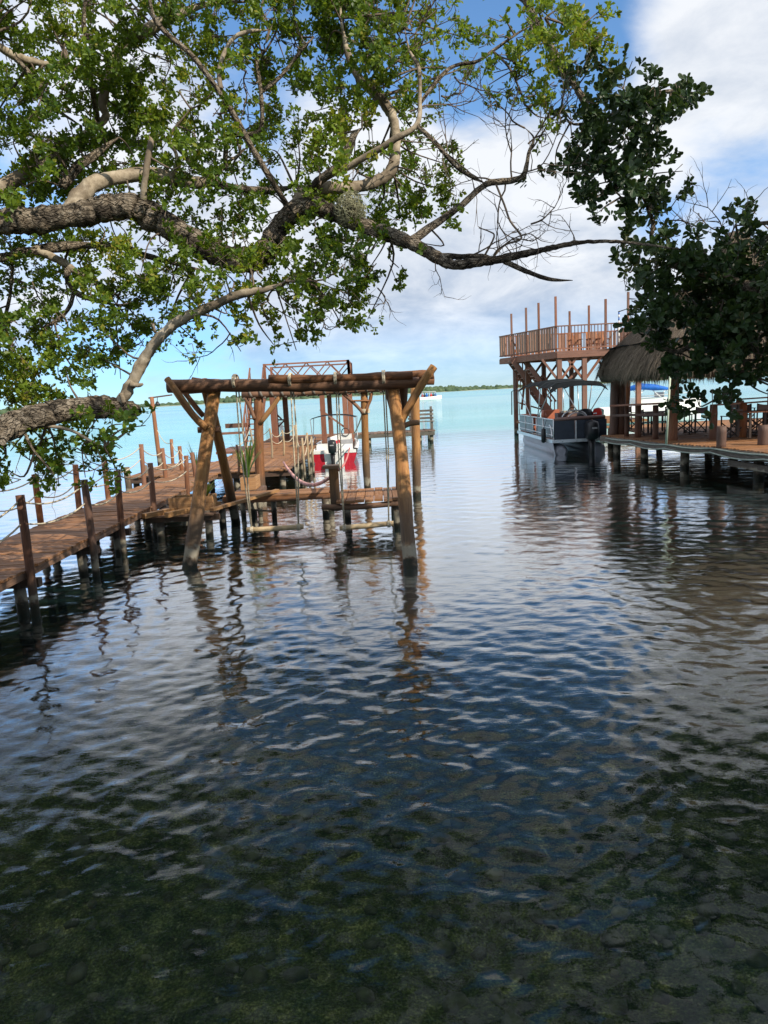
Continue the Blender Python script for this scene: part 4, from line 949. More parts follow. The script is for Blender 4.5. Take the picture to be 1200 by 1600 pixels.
    for y in (-.4, .4): MB().beam(a2+[0, y, 0], b2+[0, y, 0], .06, .22).build('stringer', M['tower'], t)
    for i in range(6): p = a2+(b2-a2)*(i+.5)/6; MB().box((p[0], p[1], p[2]), (.26, .8, .05)).build('tread', M['tower'], t)
    for p in (D(967, 487, 37.6),):
        pb = np.array([p[0], 37.6, zf]); o = empty('flag_staff', pb, 'thin red white and blue striped staff on the right viewing deck', 'staff')
        cs = [M['white'], M['redcloth'], M['white'], M['blue'], M['white'], M['blue']]
        for i, mt in enumerate(cs): MB().tube([pb+(p-pb)*(.0 if i == 0 else .52+.08*i), pb+(p-pb)*(.6+.08*i)], .035, 8).build('stripe', mt, o)
    # deck furniture seen through the rail
    for i, (x, y) in enumerate(((10.3, 39.0), (11.2, 38.8), (11.9, 39.5))):
        o = empty('deck_chair', (x, y, zf), ('left', 'middle', 'right')[i]+' of three reddish wooden chairs up on the right viewing deck', 'chair', 'chairs on the viewing deck')
        for sx in (-.25, .25):
            MB().beam((x+sx, y-.3, zf), (x+sx, y-.25, zf+.6), .06, .06).build('leg', M['tower'], o); MB().beam((x+sx, y+.3, zf), (x+sx, y+.3, zf+.6), .06, .06).build('leg', M['tower'], o); MB().beam((x+sx, y-.35, zf+.62), (x+sx, y+.4, zf+.62), .09, .04).build('armrest', M['post'], o)
        for q in range(5): MB().beam((x-.22+.11*q, y+.2, zf+.35), (x-.22+.11*q, y+.5, zf+1.0), .09, .03).build('back_slat', M['post'], o)
        for q in range(4): MB().box((x, y-.25+.15*q, zf+.38), (.5, .12, .03)).build('seat_slat', M['tower'], o)
right_tower()

# ------------------------------------------------------------------ pontoon boat
def pontoon():
    x0, x1, y0, y1 = 6.72, 8.85, 28.75, 36.0
    t = empty('pontoon_boat', (7.9, 32.4, 0), 'dark grey pontoon boat with black striped canopy moored by the right deck', 'boat')
    zd = .55
    for x in (x0+.32, x1-.32):
        m = MB(); ys = [y0+.05, y0+.25, y0+1.5, y1-1.4, y1-.6, y1+.1]; m.tube([(x, y, .12+(.22 if i == 5 else .08 if i == 4 else 0)) for i, y in enumerate(ys)], [.16, .29, .31, .31, .24, .05], 14); m.build('pontoon', M['hullgrey'], t)
    rows = []
    for q in np.linspace(0, 1, 10):
        y = y0+.02+(y1-y0)*q; tp = max(0, (q-.75)/.25)**2; rows.append([(x0-.03+.25*tp, y, zd+.02), (x0+.02+.3*tp, y, .28+.1*tp), (x0+.12+.4*tp, y, -.2+.3*tp)])
    MB().grid(rows).build('side_skirt', M['hullgrey'], t)
    MB().box(((x0+x1)/2, (y0+y1)/2, zd), (x1-x0, y1-y0, .1)).build('deck', M['grey'], t)
    MB().box((x0-.02, (y0+y1)/2, zd+.0), (.06, y1-y0+.06, .13)).build('deck_trim', M['silver'], t); MB().box(((x0+x1)/2, y0-.02, zd), (x1-x0, .06, .12)).build('deck_trim', M['silver'], t)
    zt = 1.38; n = 5
    ysplit = [y0+.05, y0+1.9, y0+3.2, y0+3.9, y0+5.6, y1-.1]
    for i in range(5):
        a, b = ysplit[i], ysplit[i+1]
        if i != 2: MB().box((x0+.05, (a+b)/2, (zd+zt)/2+.04), (.03, b-a-.08, zt-zd-.14)).build('side_panel', M['boatside'], t)
        for z in (zt, zd+.22, zd+.5): MB().tube([(x0+.02, a, z), (x0+.02, b, z)], .022 if z < zt else .03, 6).build('side_rail', M['silver'], t)
        MB().tube([(x0+.02, a, zd), (x0+.02, a, zt)], .022, 6).build('rail_post', M['silver'], t)
    MB().tube([(x0+.02, y0+.3+.45*(1-math.cos(a)), zd+.1+.5*math.sin(a)) for a in np.linspace(0, 1.57, 8)], .03, 6).build('panel_stripe', M['silver'], t)
    for a, b in ((x0+.05, x0+.84), (x0+.92, x0+1.5), (x0+1.53, x1-.05)): MB().box(((a+b)/2, y0+.05, (zd+zt)/2), (b-a, .05, zt-zd-.1)).build('stern_panel', M['navy'], t)
    MB().box((x0+.88, y0+.02, (zd+zt)/2-.03), (.05, .03, zt-zd-.06)).build('stern_post', M['silver'], t)
    m = MB(); m.tube([(x0+.1, y0+.12, zt), (x0+.8, y0+.1, zt+.02), (x1-.1, y0+.12, zt+.02)], .1, 10, flat=.8); m.build('stern_cushion', M['brownseat'], t)
    MB().box((x0+.4, y0+6.4, zd+.45), (.6, 1.6, .8)).build('bench_seat', M['orangeseat'], t); MB().box((x0+.95, y0+4.6, zd+.6), (.7, .5, .95)).build('bench_seat', M['orangeseat'], t); MB().box((x0+1.3, y0+2.2, zd+.55), (1.3, .6, .9)).build('bench_seat', M['brownseat'], t); MB().box((x1-.5, y0+5., zd+.5), (.6, 2., .9)).build('bench_seat', M['brownseat'], t)
    MB().box((x0+1.5, y0+3.2, zd+.55), (.7, .5, 1.0)).build('console', M['palebeige'], t)
    MB().tube([(x0+1.5+.19*math.cos(a), y0+2.9, 1.55+.19*math.sin(a)) for a in np.linspace(0, 6.3, 16)], .022, 6, cap=False).build('steering_wheel', M['black'], t)
    MB().tube([(x0+.95+.4*math.cos(a)*1.2, y0+.5, zt+.02+.3*math.sin(a)) for a in np.linspace(0, 3.14, 12)], .03, 6).build('grab_rail', M['silver'], t); MB().tube([(x0+1.05+.28*math.cos(a)*1.2, y0+.5, zt+.02+.2*math.sin(a)) for a in np.linspace(0, 3.14, 12)], .025, 6).build('grab_rail', M['silver'], t)
    MB().tube([(x0+1.7, y0+.5, zt+.15), (x1-.3, y0+.5, zt+.15)], .03, 6).build('grab_rail', M['silver'], t)
    outboard(t, x0+1.42, y0-.25, .58, 1.25, M['black'])
    # canopy
    zc = 2.66; ya, yb = y0+.1, y1-.1; rows = []; stripe = []
    for i, q in enumerate(np.linspace(0, 1, 19)):
        y = ya+(yb-ya)*q; bow = .17*math.sin(q*math.pi)+.035*math.sin(q*6*math.pi)-.12*(q < .03)
        rows.append([(x0-.05+(x1-x0+.1)*u, y, zc+bow+.10*math.sin(u*math.pi)-.14*(1 if u in (0., 1.) else 0)) for u in np.linspace(0, 1, 9)])
    rows = np.array(rows); cv = MB(); cv.grid(rows); cv.build('canopy', M['canvas'], t)
    gs = plain('grey canvas stripe', (.034, .04, .043), .9, .2, 4, spec=.08)
    for i in range(1, 18, 2):
        s = rows[i:i+2].copy(); s[:, :, 2] += .012; s[1] = s[0]+(s[1]-s[0])*.45; MB().grid(s).build('canopy_stripe', gs, t)
    for x in (x0, x1):
        for (ya_, yb_) in ((y0+2.8, y0+.25), (y0+2.8, y0+2.2), (y0+4.2, y0+4.4), (y0+4.2, y1-.3), (y0+6.9, y1-.2)): MB().tube([(x, ya_, zt), (x, yb_, zc-.05)], .022, 6).build('canopy_strut', M['silver'], t)
    MB().tube([(x0-.05, yb, zc-.06), (x0-.25, yb+.3, zc-.16), (x0-.25, yb+.4, zt)], .025, 6).build('canopy_strut', M['black'], t)
    for y in (y0+1.2,): f = MB(); f.lathe([(.02, .3), (.09, .26), (.1, 0), (.09, -.26), (.02, -.3)], (x0-.12, y, .72), 10); f.tube([(x0-.1, y, 1.0), (x0+.02, y, zt)], .012, 5); tag(f.build('fender', M['black']), 'black fender hanging on the side of the pontoon boat', 'fender')
    j = MB(); j.lathe([(.02, 0), (.17, .04), (.2, .25), (.15, .42), (.05, .46)], (x0+2.0, y0+1.0, zt-.12), 10, 1, .6); tag(j.build('life_jacket', M['redcloth']), 'red life jacket lying on the pontoon boat seat back', 'life jacket')
    j = MB(); j.lathe([(.02, 0), (.3, .05), (.34, .25), (.24, .42), (.05, .46)], (x0+1.55, y0+1.1, zt-.12), 10, 1, .6); tag(j.build('bag', M['black']), 'dark bag beside the red life jacket on the pontoon boat', 'bag')
    j = MB(); j.lathe([(.02, 0), (.1, .04), (.12, .2), (.05, .3)], (x0+.3, y0+3.0, zt-.1), 8); tag(j.build('cap', M['orangeseat']), 'small orange bundle on the pontoon boat side rail', 'bundle')
pontoon()

def white_boat():
    Y = 48.; c = D(1008, 640, Y); t = empty('sport_boat', (c[0], Y, 0), 'white sport boat with furled blue canopy seen behind the palapa posts', 'boat')
    P = []
    for q in np.linspace(0, 1, 12):
        w = 1.15*(1-max(0, (q-.5)/.5)**2)+.02; x = c[0]-3.6+7.*(1-q) if False else c[0]-3.0+6.6*q; zz = 1.0+.35*q*q
        P.append([(x, Y-w, zz), (x, Y-w*.8, .05), (x, Y, -.25), (x, Y+w*.8, .05), (x, Y+w, zz), (x, Y+w*.7, zz+.05), (x, Y, zz+.12), (x, Y-w*.7, zz+.05)])
    MB().grid(P, closed=True).build('hull', M['white'], t)
    MB().box((c[0]+.2, Y, 1.35), (1.8, 1.7, .5)).build('cabin', M['white'], t); MB().box((c[0]+.9, Y, 1.7), (.05, 1.6, .4)).build('windscreen', M['grey'], t)
    zb = D(1003, 607, Y)[2]; m = MB(); m.tube([(c[0]-1.6, Y-.6, zb-.05), (c[0]-.6, Y-.6, zb+.12), (c[0]+.4, Y-.6, zb+.05), (c[0]+1.3, Y-.6, zb-.1)], [.1, .22, .2, .08], 8, rough=.12); m.build('furled_canopy', M['blue'], t)
    for a, b in (((-1.2, 1.2), (-.2, 0)), ((1.2, 1.2), (.1, 0)), ((-.4, 1.2), (-1., 0)), ((.6, 1.2), (1.1, 0)), ((2.2, 1.2), (.9, 0))): MB().tube([(c[0]+a[0], Y-.7, a[1]), (c[0]+b[0], Y-.6, zb)], .03, 5).build('canopy_strut', M['white'], t)
    rr = [(c[0]-1+4.*q, Y-1.0+.9*max(0, q-.5), 1.7+.1*q) for q in np.linspace(0, 1, 8)]; MB().tube(rr, .025, 5).build('bow_rail', M['metal'], t)
white_boat()
# ------------------------------------------------------------------ trees
TMPL = np.array([(0, 0, 0), (0, .62, -.05), (0, 1., -.02), (-.15, .33, .02), (-.27, .68, .03), (.15, .33, .02), (.27, .68, .03), (-.2, .9, .01), (.2, .9, .01)])
LF = [(0, 5, 6, 8, 2, 1), (0, 1, 2, 7, 4, 3)]
TMPL_S = np.array([(0, 0, 0), (0, .6, -.05), (0, 1., -.02), (-.27, .62, .03), (.27, .62, .03)]); LF_S = [(0, 4, 2, 1), (0, 1, 2, 3)]
class Leaves:
    def __init__(s): s.P = []; s.A = []; s.N = []; s.L = []; s.T = []
    def rosette(s, c, axis, n, L, tint):
        c = np.asarray(c); axis = axis/np.linalg.norm(axis); ref = np.array([0, 0, 1.]) if abs(axis[2]) < .9 else np.array([1., 0, 0]); u = np.cross(axis, ref); u /= np.linalg.norm(u); v = np.cross(axis, u)
        ph = rng.random()*6.28
        for i in range(n):
            a = ph+i*2.4; e = rng.uniform(.1, 1.15); out = math.cos(a)*u+math.sin(a)*v; d = out*math.cos(e)+axis*math.sin(e); d = d+rng.normal(0, .16, 3); d /= np.linalg.norm(d)
            nn = axis*math.cos(e)-out*math.sin(e)+rng.normal(0, .28, 3); nn -= d*(nn@d); nn /= np.linalg.norm(nn)+1e-9
            s.P.append(c+axis*rng.uniform(-.04, .03)+rng.normal(0, .012, 3)); s.A.append(d); s.N.append(nn); s.L.append(L*rng.uniform(.5, 1.2)); s.T.append(min(1, max(0, tint+rng.normal(0, .2))) if rng.random() > .02 else 1.)
    def arrays(s): return tuple(np.array(x) for x in (s.P, s.A, s.N, s.L, s.T))
def leaf_object(arr, sel, off, mat, parent, TMPL=TMPL, LF=LF):
    P, A, N, L, T = (x[sel] for x in arr); Sd = np.cross(A, N)*rng.uniform(.78, 1.2, len(P))[:, None]; N = N*rng.normal(1.6, 1.9, len(P))[:, None]; A = A*rng.uniform(.9, 1.05, len(P))[:, None]
    V = P[:, None]+L[:, None, None]*(TMPL[None, :, 0, None]*Sd[:, None]+TMPL[None, :, 1, None]*A[:, None]+TMPL[None, :, 2, None]*N[:, None])-np.asarray(off)
    n = len(P); k = len(TMPL); base = (np.arange(n)*k)[:, None]
    faces = np.concatenate([base+np.array(LF[0]), base+np.array(LF[1])], 1).reshape(-1, len(LF[0]))
    me = bpy.data.meshes.new('foliage'); me.vertices.add(n*k); me.vertices.foreach_set('co', V.ravel()); me.loops.add(faces.size); me.loops.foreach_set('vertex_index', faces.ravel().astype(np.int32))
    me.polygons.add(len(faces)); me.polygons.foreach_set('loop_start', np.arange(0, faces.size, len(LF[0]), dtype=np.int32)); me.update(calc_edges=True)
    at = me.attributes.new('tint', 'FLOAT', 'FACE'); at.data.foreach_set('value', np.repeat(T, 2)); me.materials.append(mat)
    o = bpy.data.objects.new('foliage', me); COL.objects.link(o); o.parent = parent; o['kind'] = 'stuff'; return o
def single_leaves(arr, idx, parent, mat):
    m = MB(); m.v = list(map(tuple, TMPL)); m.f = list(LF); m.uv = [[(0, 0)]*6]*2; m.sm = [False]*2; me = m.mesh('leaf'); me.materials.append(mat); off = Vector(wloc(parent))
    P, A, N, L, T = arr
    for i in idx:
        o = bpy.data.objects.new('leaf', me); COL.objects.link(o); o.parent = parent; x = np.cross(A[i], N[i]); l = L[i]
        o.matrix_local = Matrix(((x[0]*l, A[i][0]*l, N[i][0]*l, P[i][0]-off.x), (x[1]*l, A[i][1]*l, N[i][1]*l, P[i][1]-off.y), (x[2]*l, A[i][2]*l, N[i][2]*l, P[i][2]-off.z), (0, 0, 0, 1)))
def smooth_path(pts, sub=5):
    P = np.array(pts, float); n = len(P); out = []
    for i in range(n-1):
        p0 = P[max(i-1, 0)]; p1 = P[i]; p2 = P[i+1]; p3 = P[min(i+2, n-1)]
        for t in np.linspace(0, 1, sub, endpoint=False): out.append(.5*((2*p1)+(-p0+p2)*t+(2*p0-5*p1+4*p2-p3)*t*t+(-p0+3*p1-3*p2+p3)*t**3))
    out.append(P[-1]); return np.array(out)

def bark_material():
    k = NT('grey bark'); tc = k.n('ShaderNodeTexCoord'); ge = k.n('ShaderNodeNewGeometry'); P = ge.outputs['Position']; uv = tc.outputs['UV']
    n1 = k.noise(P, 2.6, 6, .65, .6); n2 = k.noise(P, 14., 6, .7); n3 = k.noise(P, 45., 3, .6); n4 = k.noise(P, 5.5, 5, .65, 1.)
    c = k.ramp(n2, [(.3, (.13, .10, .072)), (.48, (.31, .255, .19)), (.66, (.50, .43, .34))])
    c = k.mix(k.range(n1, .49, .60, 0, .85), c, (.05, .042, .034)); c = k.mix(k.range(n4, .58, .68, 0, .6), c, (.50, .45, .37)); c = k.mix(k.range(n3, .55, .72, 0, .45), c, (.06, .05, .04))
    vo = k.n('ShaderNodeTexVoronoi', {'Scale': 26.}, feature='DISTANCE_TO_EDGE'); k.set(vo, 'Vector', k.map(uv, (1., .38, 1))); cr = k.range(vo.outputs['Distance'], .10, .0)
    c = k.mix(k.math('MULTIPLY', cr, .7), c, (.045, .036, .028)); n2 = k.math('SUBTRACT', n2, k.math('MULTIPLY', cr, .5))
    return k.out(k.principled(c, .9, k.bump(k.math('ADD', k.math('MULTIPLY', n2, .8), k.math('MULTIPLY', n3, .35)), 1., .12), .12))
def pale_bark():
    k = NT('pale smooth bark'); ge = k.n('ShaderNodeNewGeometry'); P = ge.outputs['Position']; n2 = k.noise(P, 9., 6, .65); n3 = k.noise(P, 30., 4, .6); n1 = k.noise(P, 2.2, 4, .6, .5)
    c = k.ramp(n2, [(.32, (.17, .135, .095)), (.5, (.34, .285, .21)), (.7, (.48, .42, .33))]); c = k.mix(k.range(n1, .46, .60, 0, .7), c, (.13, .10, .072)); c = k.mix(k.range(n3, .6, .72, 0, .4), c, (.1, .08, .06))
    return k.out(k.principled(c, .85, k.bump(n2, .5, .03), .12))
M['bark'] = bark_material(); M['pale'] = pale_bark(); M['pale2'] = M['bark']; M['twig'] = plain('twig bark', (.15, .115, .085), .9, .3, 14)
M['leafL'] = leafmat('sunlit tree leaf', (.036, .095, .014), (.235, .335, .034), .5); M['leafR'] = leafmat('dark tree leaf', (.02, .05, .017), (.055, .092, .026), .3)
SKEL = {}
KS = {'L': 1.05, 'R': 1.45}      # how far out each tree stands
def far(p, key): p = np.asarray(p, float); return EYE+(p-EYE)*KS[key]
def limb(parent, pts, mat, yfun, name='limb', n=12, rough=.04, key='L', pre=None):
    """pts: (px, py, radius_px, depth)"""
    P = []; R = []
    for px, py, r, Y in pts: Y = Y*KS[key]; P.append(D(px, py, Y)); R.append(r*.88*Y/F)
    if pre is not None: P = [far(p[:3], key) for p in pre]+P; R = [p[3]*KS[key] for p in pre]+R
    sub = 11 if n >= 18 else 7 if n >= 14 else 5; n = {18: 26, 14: 18}.get(n, n); Q = smooth_path(np.column_stack([P, R]), sub)
    tt = np.arange(len(Q)); R_ = np.maximum(Q[:, 3], .003)*(1+rng.normal(0, rough*.45, len(Q))+.05*np.sin(tt*.37+rng.random()*6)+.04*np.sin(tt*.83+rng.random()*6)); Pq = Q[:, :3]+rng.normal(0, .06, (len(Q), 3))*R_[:, None]
    if name == 'limb' and pts[-1][2] < 10: R_ = R_*np.interp(np.arange(len(Q))/(len(Q)-1), (0, .8, 1.), (1., 1., .3))
    o = MB().tube(Pq, list(R_), n, rough=rough*.8).build(name, mat, parent); SKEL.setdefault(key, []).append(np.column_stack([Pq, R_])); return o
def twig_mesh(mb, p, d, L, r, depth, spread=.6, n=5):
    pts = [np.array(p)]; dd = np.array(d, float); seg = max(4, int(L/.09))
    for i in range(seg):
        dd = dd+rng.normal(0, .23, 3); dd /= np.linalg.norm(dd); pts.append(pts[-1]+dd*L/seg)
    mb.tube(pts, list(np.linspace(r, r*.35, len(pts))), n if depth > 1 else 4, cap=False)
    if depth > 0:
        for i in range(1, len(pts)):
            if rng.random() < .75:
                nd = (pts[i]-pts[i-1]); nd /= np.linalg.norm(nd); nd = nd+rng.normal(0, spread, 3); nd /= np.linalg.norm(nd); twig_mesh(mb, pts[i], nd, L*rng.uniform(.35, .6), r*.55, depth-1, spread, n)

DENS = {}
def setrow(row, col0, s):
    for i, ch in enumerate(s): DENS[(col0+i, row)] = int(ch)
for row, s in enumerate(['635556855', '668758466', '567878356', '687689556', '665489878', '688888777', '588586677', '887446646']): setrow(row, 0, s[:8])
for row, s in enumerate(['66578995', '67678985', '65765585', '43667676', '53725764', '75758833', '65545553', '66766456']): setrow(row, 8, s)
for row, s in enumerate(['62013673', '64525786', '71445677', '41033568', '20000417', '33000117']): setrow(row, 16, s)
setrow(6, 16, '65'); setrow(7, 16, '76')
setrow(8, 16, '44'); setrow(9, 16, '10')
for row, s in zip(range(8, 16), ['43533235', '66776145', '66677765', '45468887', '66477764', '88576413', '88662000', '88540000']): setrow(row, 0, s)
for row, s in zip(range(8, 14), ['66456664', '66378861', '45568673', '55578720', '25557610', '03210000']): setrow(row, 8, s)
setrow(16, 0, '335661'); setrow(17, 0, '265660'); setrow(18, 0, '56534')
RD = {}
def setr(row, col0, s):
    for i, ch in enumerate(s): RD[(col0+i, row)] = int(ch)
setr(2, 22, '65200000'); setr(3, 22, '46577200'); setr(4, 22, '58874000'); setr(5, 22, '68870000'); setr(6, 21, '378863'); setr(7, 22, '568830'); setr(8, 23, '46510560'); setr(8, 28, '46')
setr(9, 24, '454357'); setr(10, 24, '279999'); setr(11, 25, '59999'); setr(12, 24, '389999'); setr(13, 25, '759988'); setr(13, 25, '65988'); setr(14, 26, '7754'); setr(15, 26, '5250')
for k_ in [k for k in DENS if k in RD]: del DENS[k_]
for c_ in (22, 23):
    for r_ in (3, 4, 5):
        DENS.pop((c_, r_), None)

def nearest(key, p):
    best = None; bd = 1e9
    for Q in SKEL[key]:
        d = np.linalg.norm(Q[:, :3]-p, axis=1); i = int(np.argmin(d))
        if d[i] < bd: bd = d[i]; best = Q[i]
    return best, bd
def foliage(parent, key, cells, depth, size, leafmat_, tw, tint0, nmul=1.0, gaps=()):
    lv = Leaves()
    for (c, r), dn in sorted(cells.items()):
        if dn <= 0: continue
        Y0 = depth(c, r)*KS[key]; fr = min(.985, dn/9.6); area = (size*F/Y0)**2*.26*.62
        nl = -math.log(1-fr)*1600/area*nmul; nro = max(1, int(round(nl/9.)))
        cen = D(c*40+20, r*40+20, Y0); b, bd = nearest(key, cen)
        ctr = cen*.55+b[:3]*.45+rng.normal(0, .08, 3)
        if bd > .15:
            mid = b[:3]*.6+cen*.4+rng.normal(0, .09, 3); tw.tube(smooth_path([b[:3], mid, cen+rng.normal(0, .05, 3)], 4), list(np.linspace(min(.03, .008+bd*.010), .005, 9)), 5, cap=False)
        tint = tint0+.22*math.sin(c*.9+r*.5)+.18*math.sin(c*.35-r*.8+1)
        subs = [(c*40+rng.uniform(0, 40), r*40+rng.uniform(0, 40), Y0+rng.normal(0, .42)) for _ in range(3)]
        for i in range(nro):
            q_ = subs[i % 3]; px = q_[0]+rng.normal(0, 8); py = q_[1]+rng.normal(0, 8); Y = q_[2]+rng.normal(0, .16)
            p = D(px, py, Y); axis = (p-ctr); axis = axis/(np.linalg.norm(axis)+1e-6)+np.array([0, -.1, .45])+rng.normal(0, .35, 3)
            lv.rosette(p, axis, int(rng.integers(7, 12)), size, tint+rng.normal(0, .12))
            if i % 3 == 0:
                q = cen+rng.normal(0, .06, 3); tw.tube([q, (q+p)/2+rng.normal(0, .03, 3), p], [.006, .004, .003], 4, cap=False)
    return lv

def left_tree():
    t = empty('spreading_tree', (-9.8, 5.8, .3), 'big spreading tree with pale twisting limbs and sunlit green leaves at left', 'tree')
    A = lambda *a, **k: limb(t, *a, **k)
    tr = [tuple(far(p, 'L')) for p in [(-8.2, 4.8, -.3), (-8.1, 4.85, 1.0), (-7.8, 5.1, 2.2), (-7.4, 5.4, 3.2), (-7.2, 5.6, 4.3)]]
    Q = smooth_path([(*p, r) for p, r in zip(tr, (.7, .58, .5, .45, .38))], 6); MB().tube(Q[:, :3], list(Q[:, 3]), 18, rough=.05).build('trunk', M['bark'], t); SKEL['L'] = [Q]
    pre1 = [(-7.4, 5.4, 3.1, .30), (-6.4, 6.4, 3.9, .22)]
    main = [(-60, 352, 23, 8.0), (0, 347, 21, 8.2), (80, 342, 20, 8.4), (150, 330, 20, 8.6), (205, 323, 22, 8.7), (250, 345, 22, 8.8), (300, 375, 20, 8.8), (350, 400, 20, 8.8), (393, 406, 20, 8.7), (420, 386, 19, 8.7), (436, 356, 17, 8.7), (460, 330, 16, 8.6), (490, 322, 14, 8.6), (520, 334, 13, 8.5), (560, 350, 12, 8.4), (600, 364, 12, 8.3), (640, 379, 11, 8.2), (680, 400, 10, 8.1), (705, 413, 8.5, 8.0), (760, 408, 7.5, 7.9), (800, 401, 7, 7.8), (850, 390, 6, 7.7), (900, 380, 5.5, 7.6), (950, 377, 5, 7.5), (1000, 381, 5, 7.4), (1065, 390, 3.5, 7.3)]
    A(main, M['bark'], None, n=18, pre=pre1, rough=.05)
    A([(683, 399, 5, 8.1), (715, 401, 4.5, 8.05), (745, 400, 4, 8.), (775, 404, 4, 7.9)], M['bark'], None)
    A([(785, 406, 5, 7.85), (805, 416, 4.5, 7.8), (832, 428, 4, 7.7), (862, 437, 3, 7.65), (895, 438, 2, 7.6)], M['bark'], None)
    A([(108, 330, 13, 8.5), (122, 308, 14, 8.6), (150, 286, 13, 8.8), (190, 276, 11, 9.0), (240, 273, 11, 9.2), (290, 284, 10.5, 9.4), (325, 282, 9, 9.5), (350, 258, 5, 9.7), (375, 240, 4, 9.9)], M['pale'], None, n=14)
    A([(325, 283, 7, 9.5), (360, 292, 6, 9.7), (410, 298, 6, 9.9), (460, 292, 5, 10.2)], M['bark'], None)
    A([(458, 328, 9, 8.6), (476, 302, 12, 8.7), (505, 294, 10, 8.8), (545, 293, 9.5, 8.9), (585, 285, 9.5, 9.1), (612, 264, 9, 9.2), (619, 222, 8, 9.3), (612, 180, 8, 9.4), (592, 152, 8, 9.5), (562, 122, 7, 9.6), (547, 92, 6, 9.7), (538, 60, 4, 9.8), (532, 20, 3.5, 9.9), (528, -60, 3, 10.)], M['pale'], None, n=14)
    A([(484, 298, 7, 8.7), (502, 280, 8, 8.6), (527, 264, 8, 8.5), (541, 240, 8, 8.5), (553, 212, 6, 8.5), (566, 200, 3, 8.5)], M['bark'], None)
    A([(523, 272, 5, 8.5), (570, 246, 5.5, 8.4), (618, 217, 5, 8.3), (652, 193, 4, 8.3), (656, 150, 3.5, 8.4), (654, 105, 3, 8.5), (640, 80, 2.5, 8.6), (632, 45, 2, 8.6)], M['pale'], None)
    A([(450, 322, 5, 8.6), (412, 262, 5, 8.4), (372, 192, 5, 8.2), (345, 147, 4.5, 8.1), (300, 87, 4.5, 8.), (258, 50, 4, 7.9), (238, 20, 4, 7.8), (228, -50, 4, 7.7)], M['bark'], None)
    A([(150, 200, 7, 9.6), (160, 160, 7, 9.7), (172, 105, 8, 9.9), (192, 74, 9, 10.), (232, 46, 9, 10.1), (272, 26, 8, 10.2), (320, 8, 6, 10.3), (400, 2, 4.5, 10.5)], M['pale'], None, pre=[(-5.2, 8.4, 4.5, .14), (-4.6, 9.2, 5.2, .1)])
    A([(153, 190, 5, 9.6), (146, 150, 4.5, 9.3), (140, 105, 4.5, 9.1), (143, 70, 4.5, 9.0), (131, 40, 4, 8.9), (136, -40, 4, 8.8)], M['bark'], None)
    A([(-60, 45, 7, 9.2), (-10, 68, 7, 9.3), (20, 86, 6.5, 9.4), (60, 98, 5.5, 9.6), (108, 100, 4, 9.8)], M['pale'], None, pre=[(-7.2, 5.6, 4.2, .22), (-6.9, 7.2, 6.2, .12)])
    A([(22, 88, 4, 9.4), (48, 118, 3.5, 9.4), (60, 150, 3, 9.4), (98, 178, 2.5, 9.5), (126, 196, 2, 9.6)], M['bark'], None)
    A([(97, 292, 8, 9.0), (120, 262, 8, 9.1), (150, 240, 6, 9.2), (185, 215, 3, 9.4)], M['bark'], None)
    A([(222, 325, 6, 8.7), (226, 285, 5, 8.6), (231, 250, 5.5, 8.6), (236, 224, 5, 8.6), (233, 212, 2, 8.6)], M['pale'], None)
    A([(262, 285, 4, 9.3), (275, 265, 4, 9.2), (275, 240, 3, 9.2), (265, 215, 3, 9.1), (298, 170, 2.5, 9.)], M['pale'], None)
    A([(330, 275, 6, 9.5), (300, 255, 5, 9.4), (282, 235, 4, 9.4), (255, 215, 3, 9.3)], M['bark'], None)
    A([(640, 378, 7, 8.2), (680, 350, 6.5, 8.3), (722, 320, 5.5, 8.4), (760, 288, 5, 8.5), (800, 282, 5, 8.5), (819, 272, 4.5, 8.5), (826, 240, 3, 8.5), (834, 216, 2.2, 8.5), (820, 200, 1.5, 8.5)], M['bark'], None)
    A([(654, 165, 3, 8.4), (688, 120, 3.2, 8.5), (712, 102, 3, 8.6), (745, 96, 2.6, 8.6), (772, 78, 2.4, 8.6), (812, 50, 2, 8.6), (852, 28, 1.5, 8.6)], M['bark'], None)
    A([(770, 80, 2.2, 8.6), (795, 105, 2, 8.6), (812, 140, 1.6, 8.6), (822, 165, 1.2, 8.6)], M['bark'], None)
    A([(650, 195, 4, 8.3), (682, 225, 3.5, 8.3), (715, 262, 3.5, 8.4), (757, 286, 3.5, 8.5)], M['bark'], None)
    A([(352, 265, 4, 9.5), (358, 215, 4, 9.3), (405, 205, 3.5, 9.3), (408, 150, 3.5, 9.2), (402, 95, 3, 9.2), (415, 80, 2, 9.2)], M['bark'], None)
    A([(407, 145, 3, 9.2), (440, 118, 3, 9.2), (470, 80, 2.5, 9.2), (490, 58, 2, 9.2)], M['bark'], None)
    A([(345, 140, 4, 8.1), (343, 105, 3.5, 8.2), (360, 65, 3.5, 8.3), (385, 50, 3, 8.3), (420, 47, 2, 8.4)], M['pale'], None)
    A([(-30, 405, 9, 9.), (30, 396, 9, 9.2), (80, 388, 8, 9.4), (130, 383, 6, 9.6), (190, 386, 6, 9.8), (230, 400, 5, 10.), (290, 416, 4, 10.2), (345, 428, 3, 10.4)], M['bark'], None, pre=[(-7.4, 5.6, 3.6, .2), (-6.3, 7.2, 4.2, .12)])
    A([(58, 390, 7, 9.3), (98, 410, 6.5, 9.4), (128, 430, 5, 9.4), (172, 451, 3.5, 9.5)], M['pale'], None)
    A([(104, 418, 5, 9.4), (108, 440, 5.5, 9.3), (120, 458, 5, 9.3), (152, 470, 4, 9.3), (182, 476, 2.5, 9.3)], M['bark'], None)
    A([(115, 458, 4, 9.3), (108, 480, 3.5, 9.3), (90, 500, 3.5, 9.3), (65, 512, 3, 9.3)], M['bark'], None)
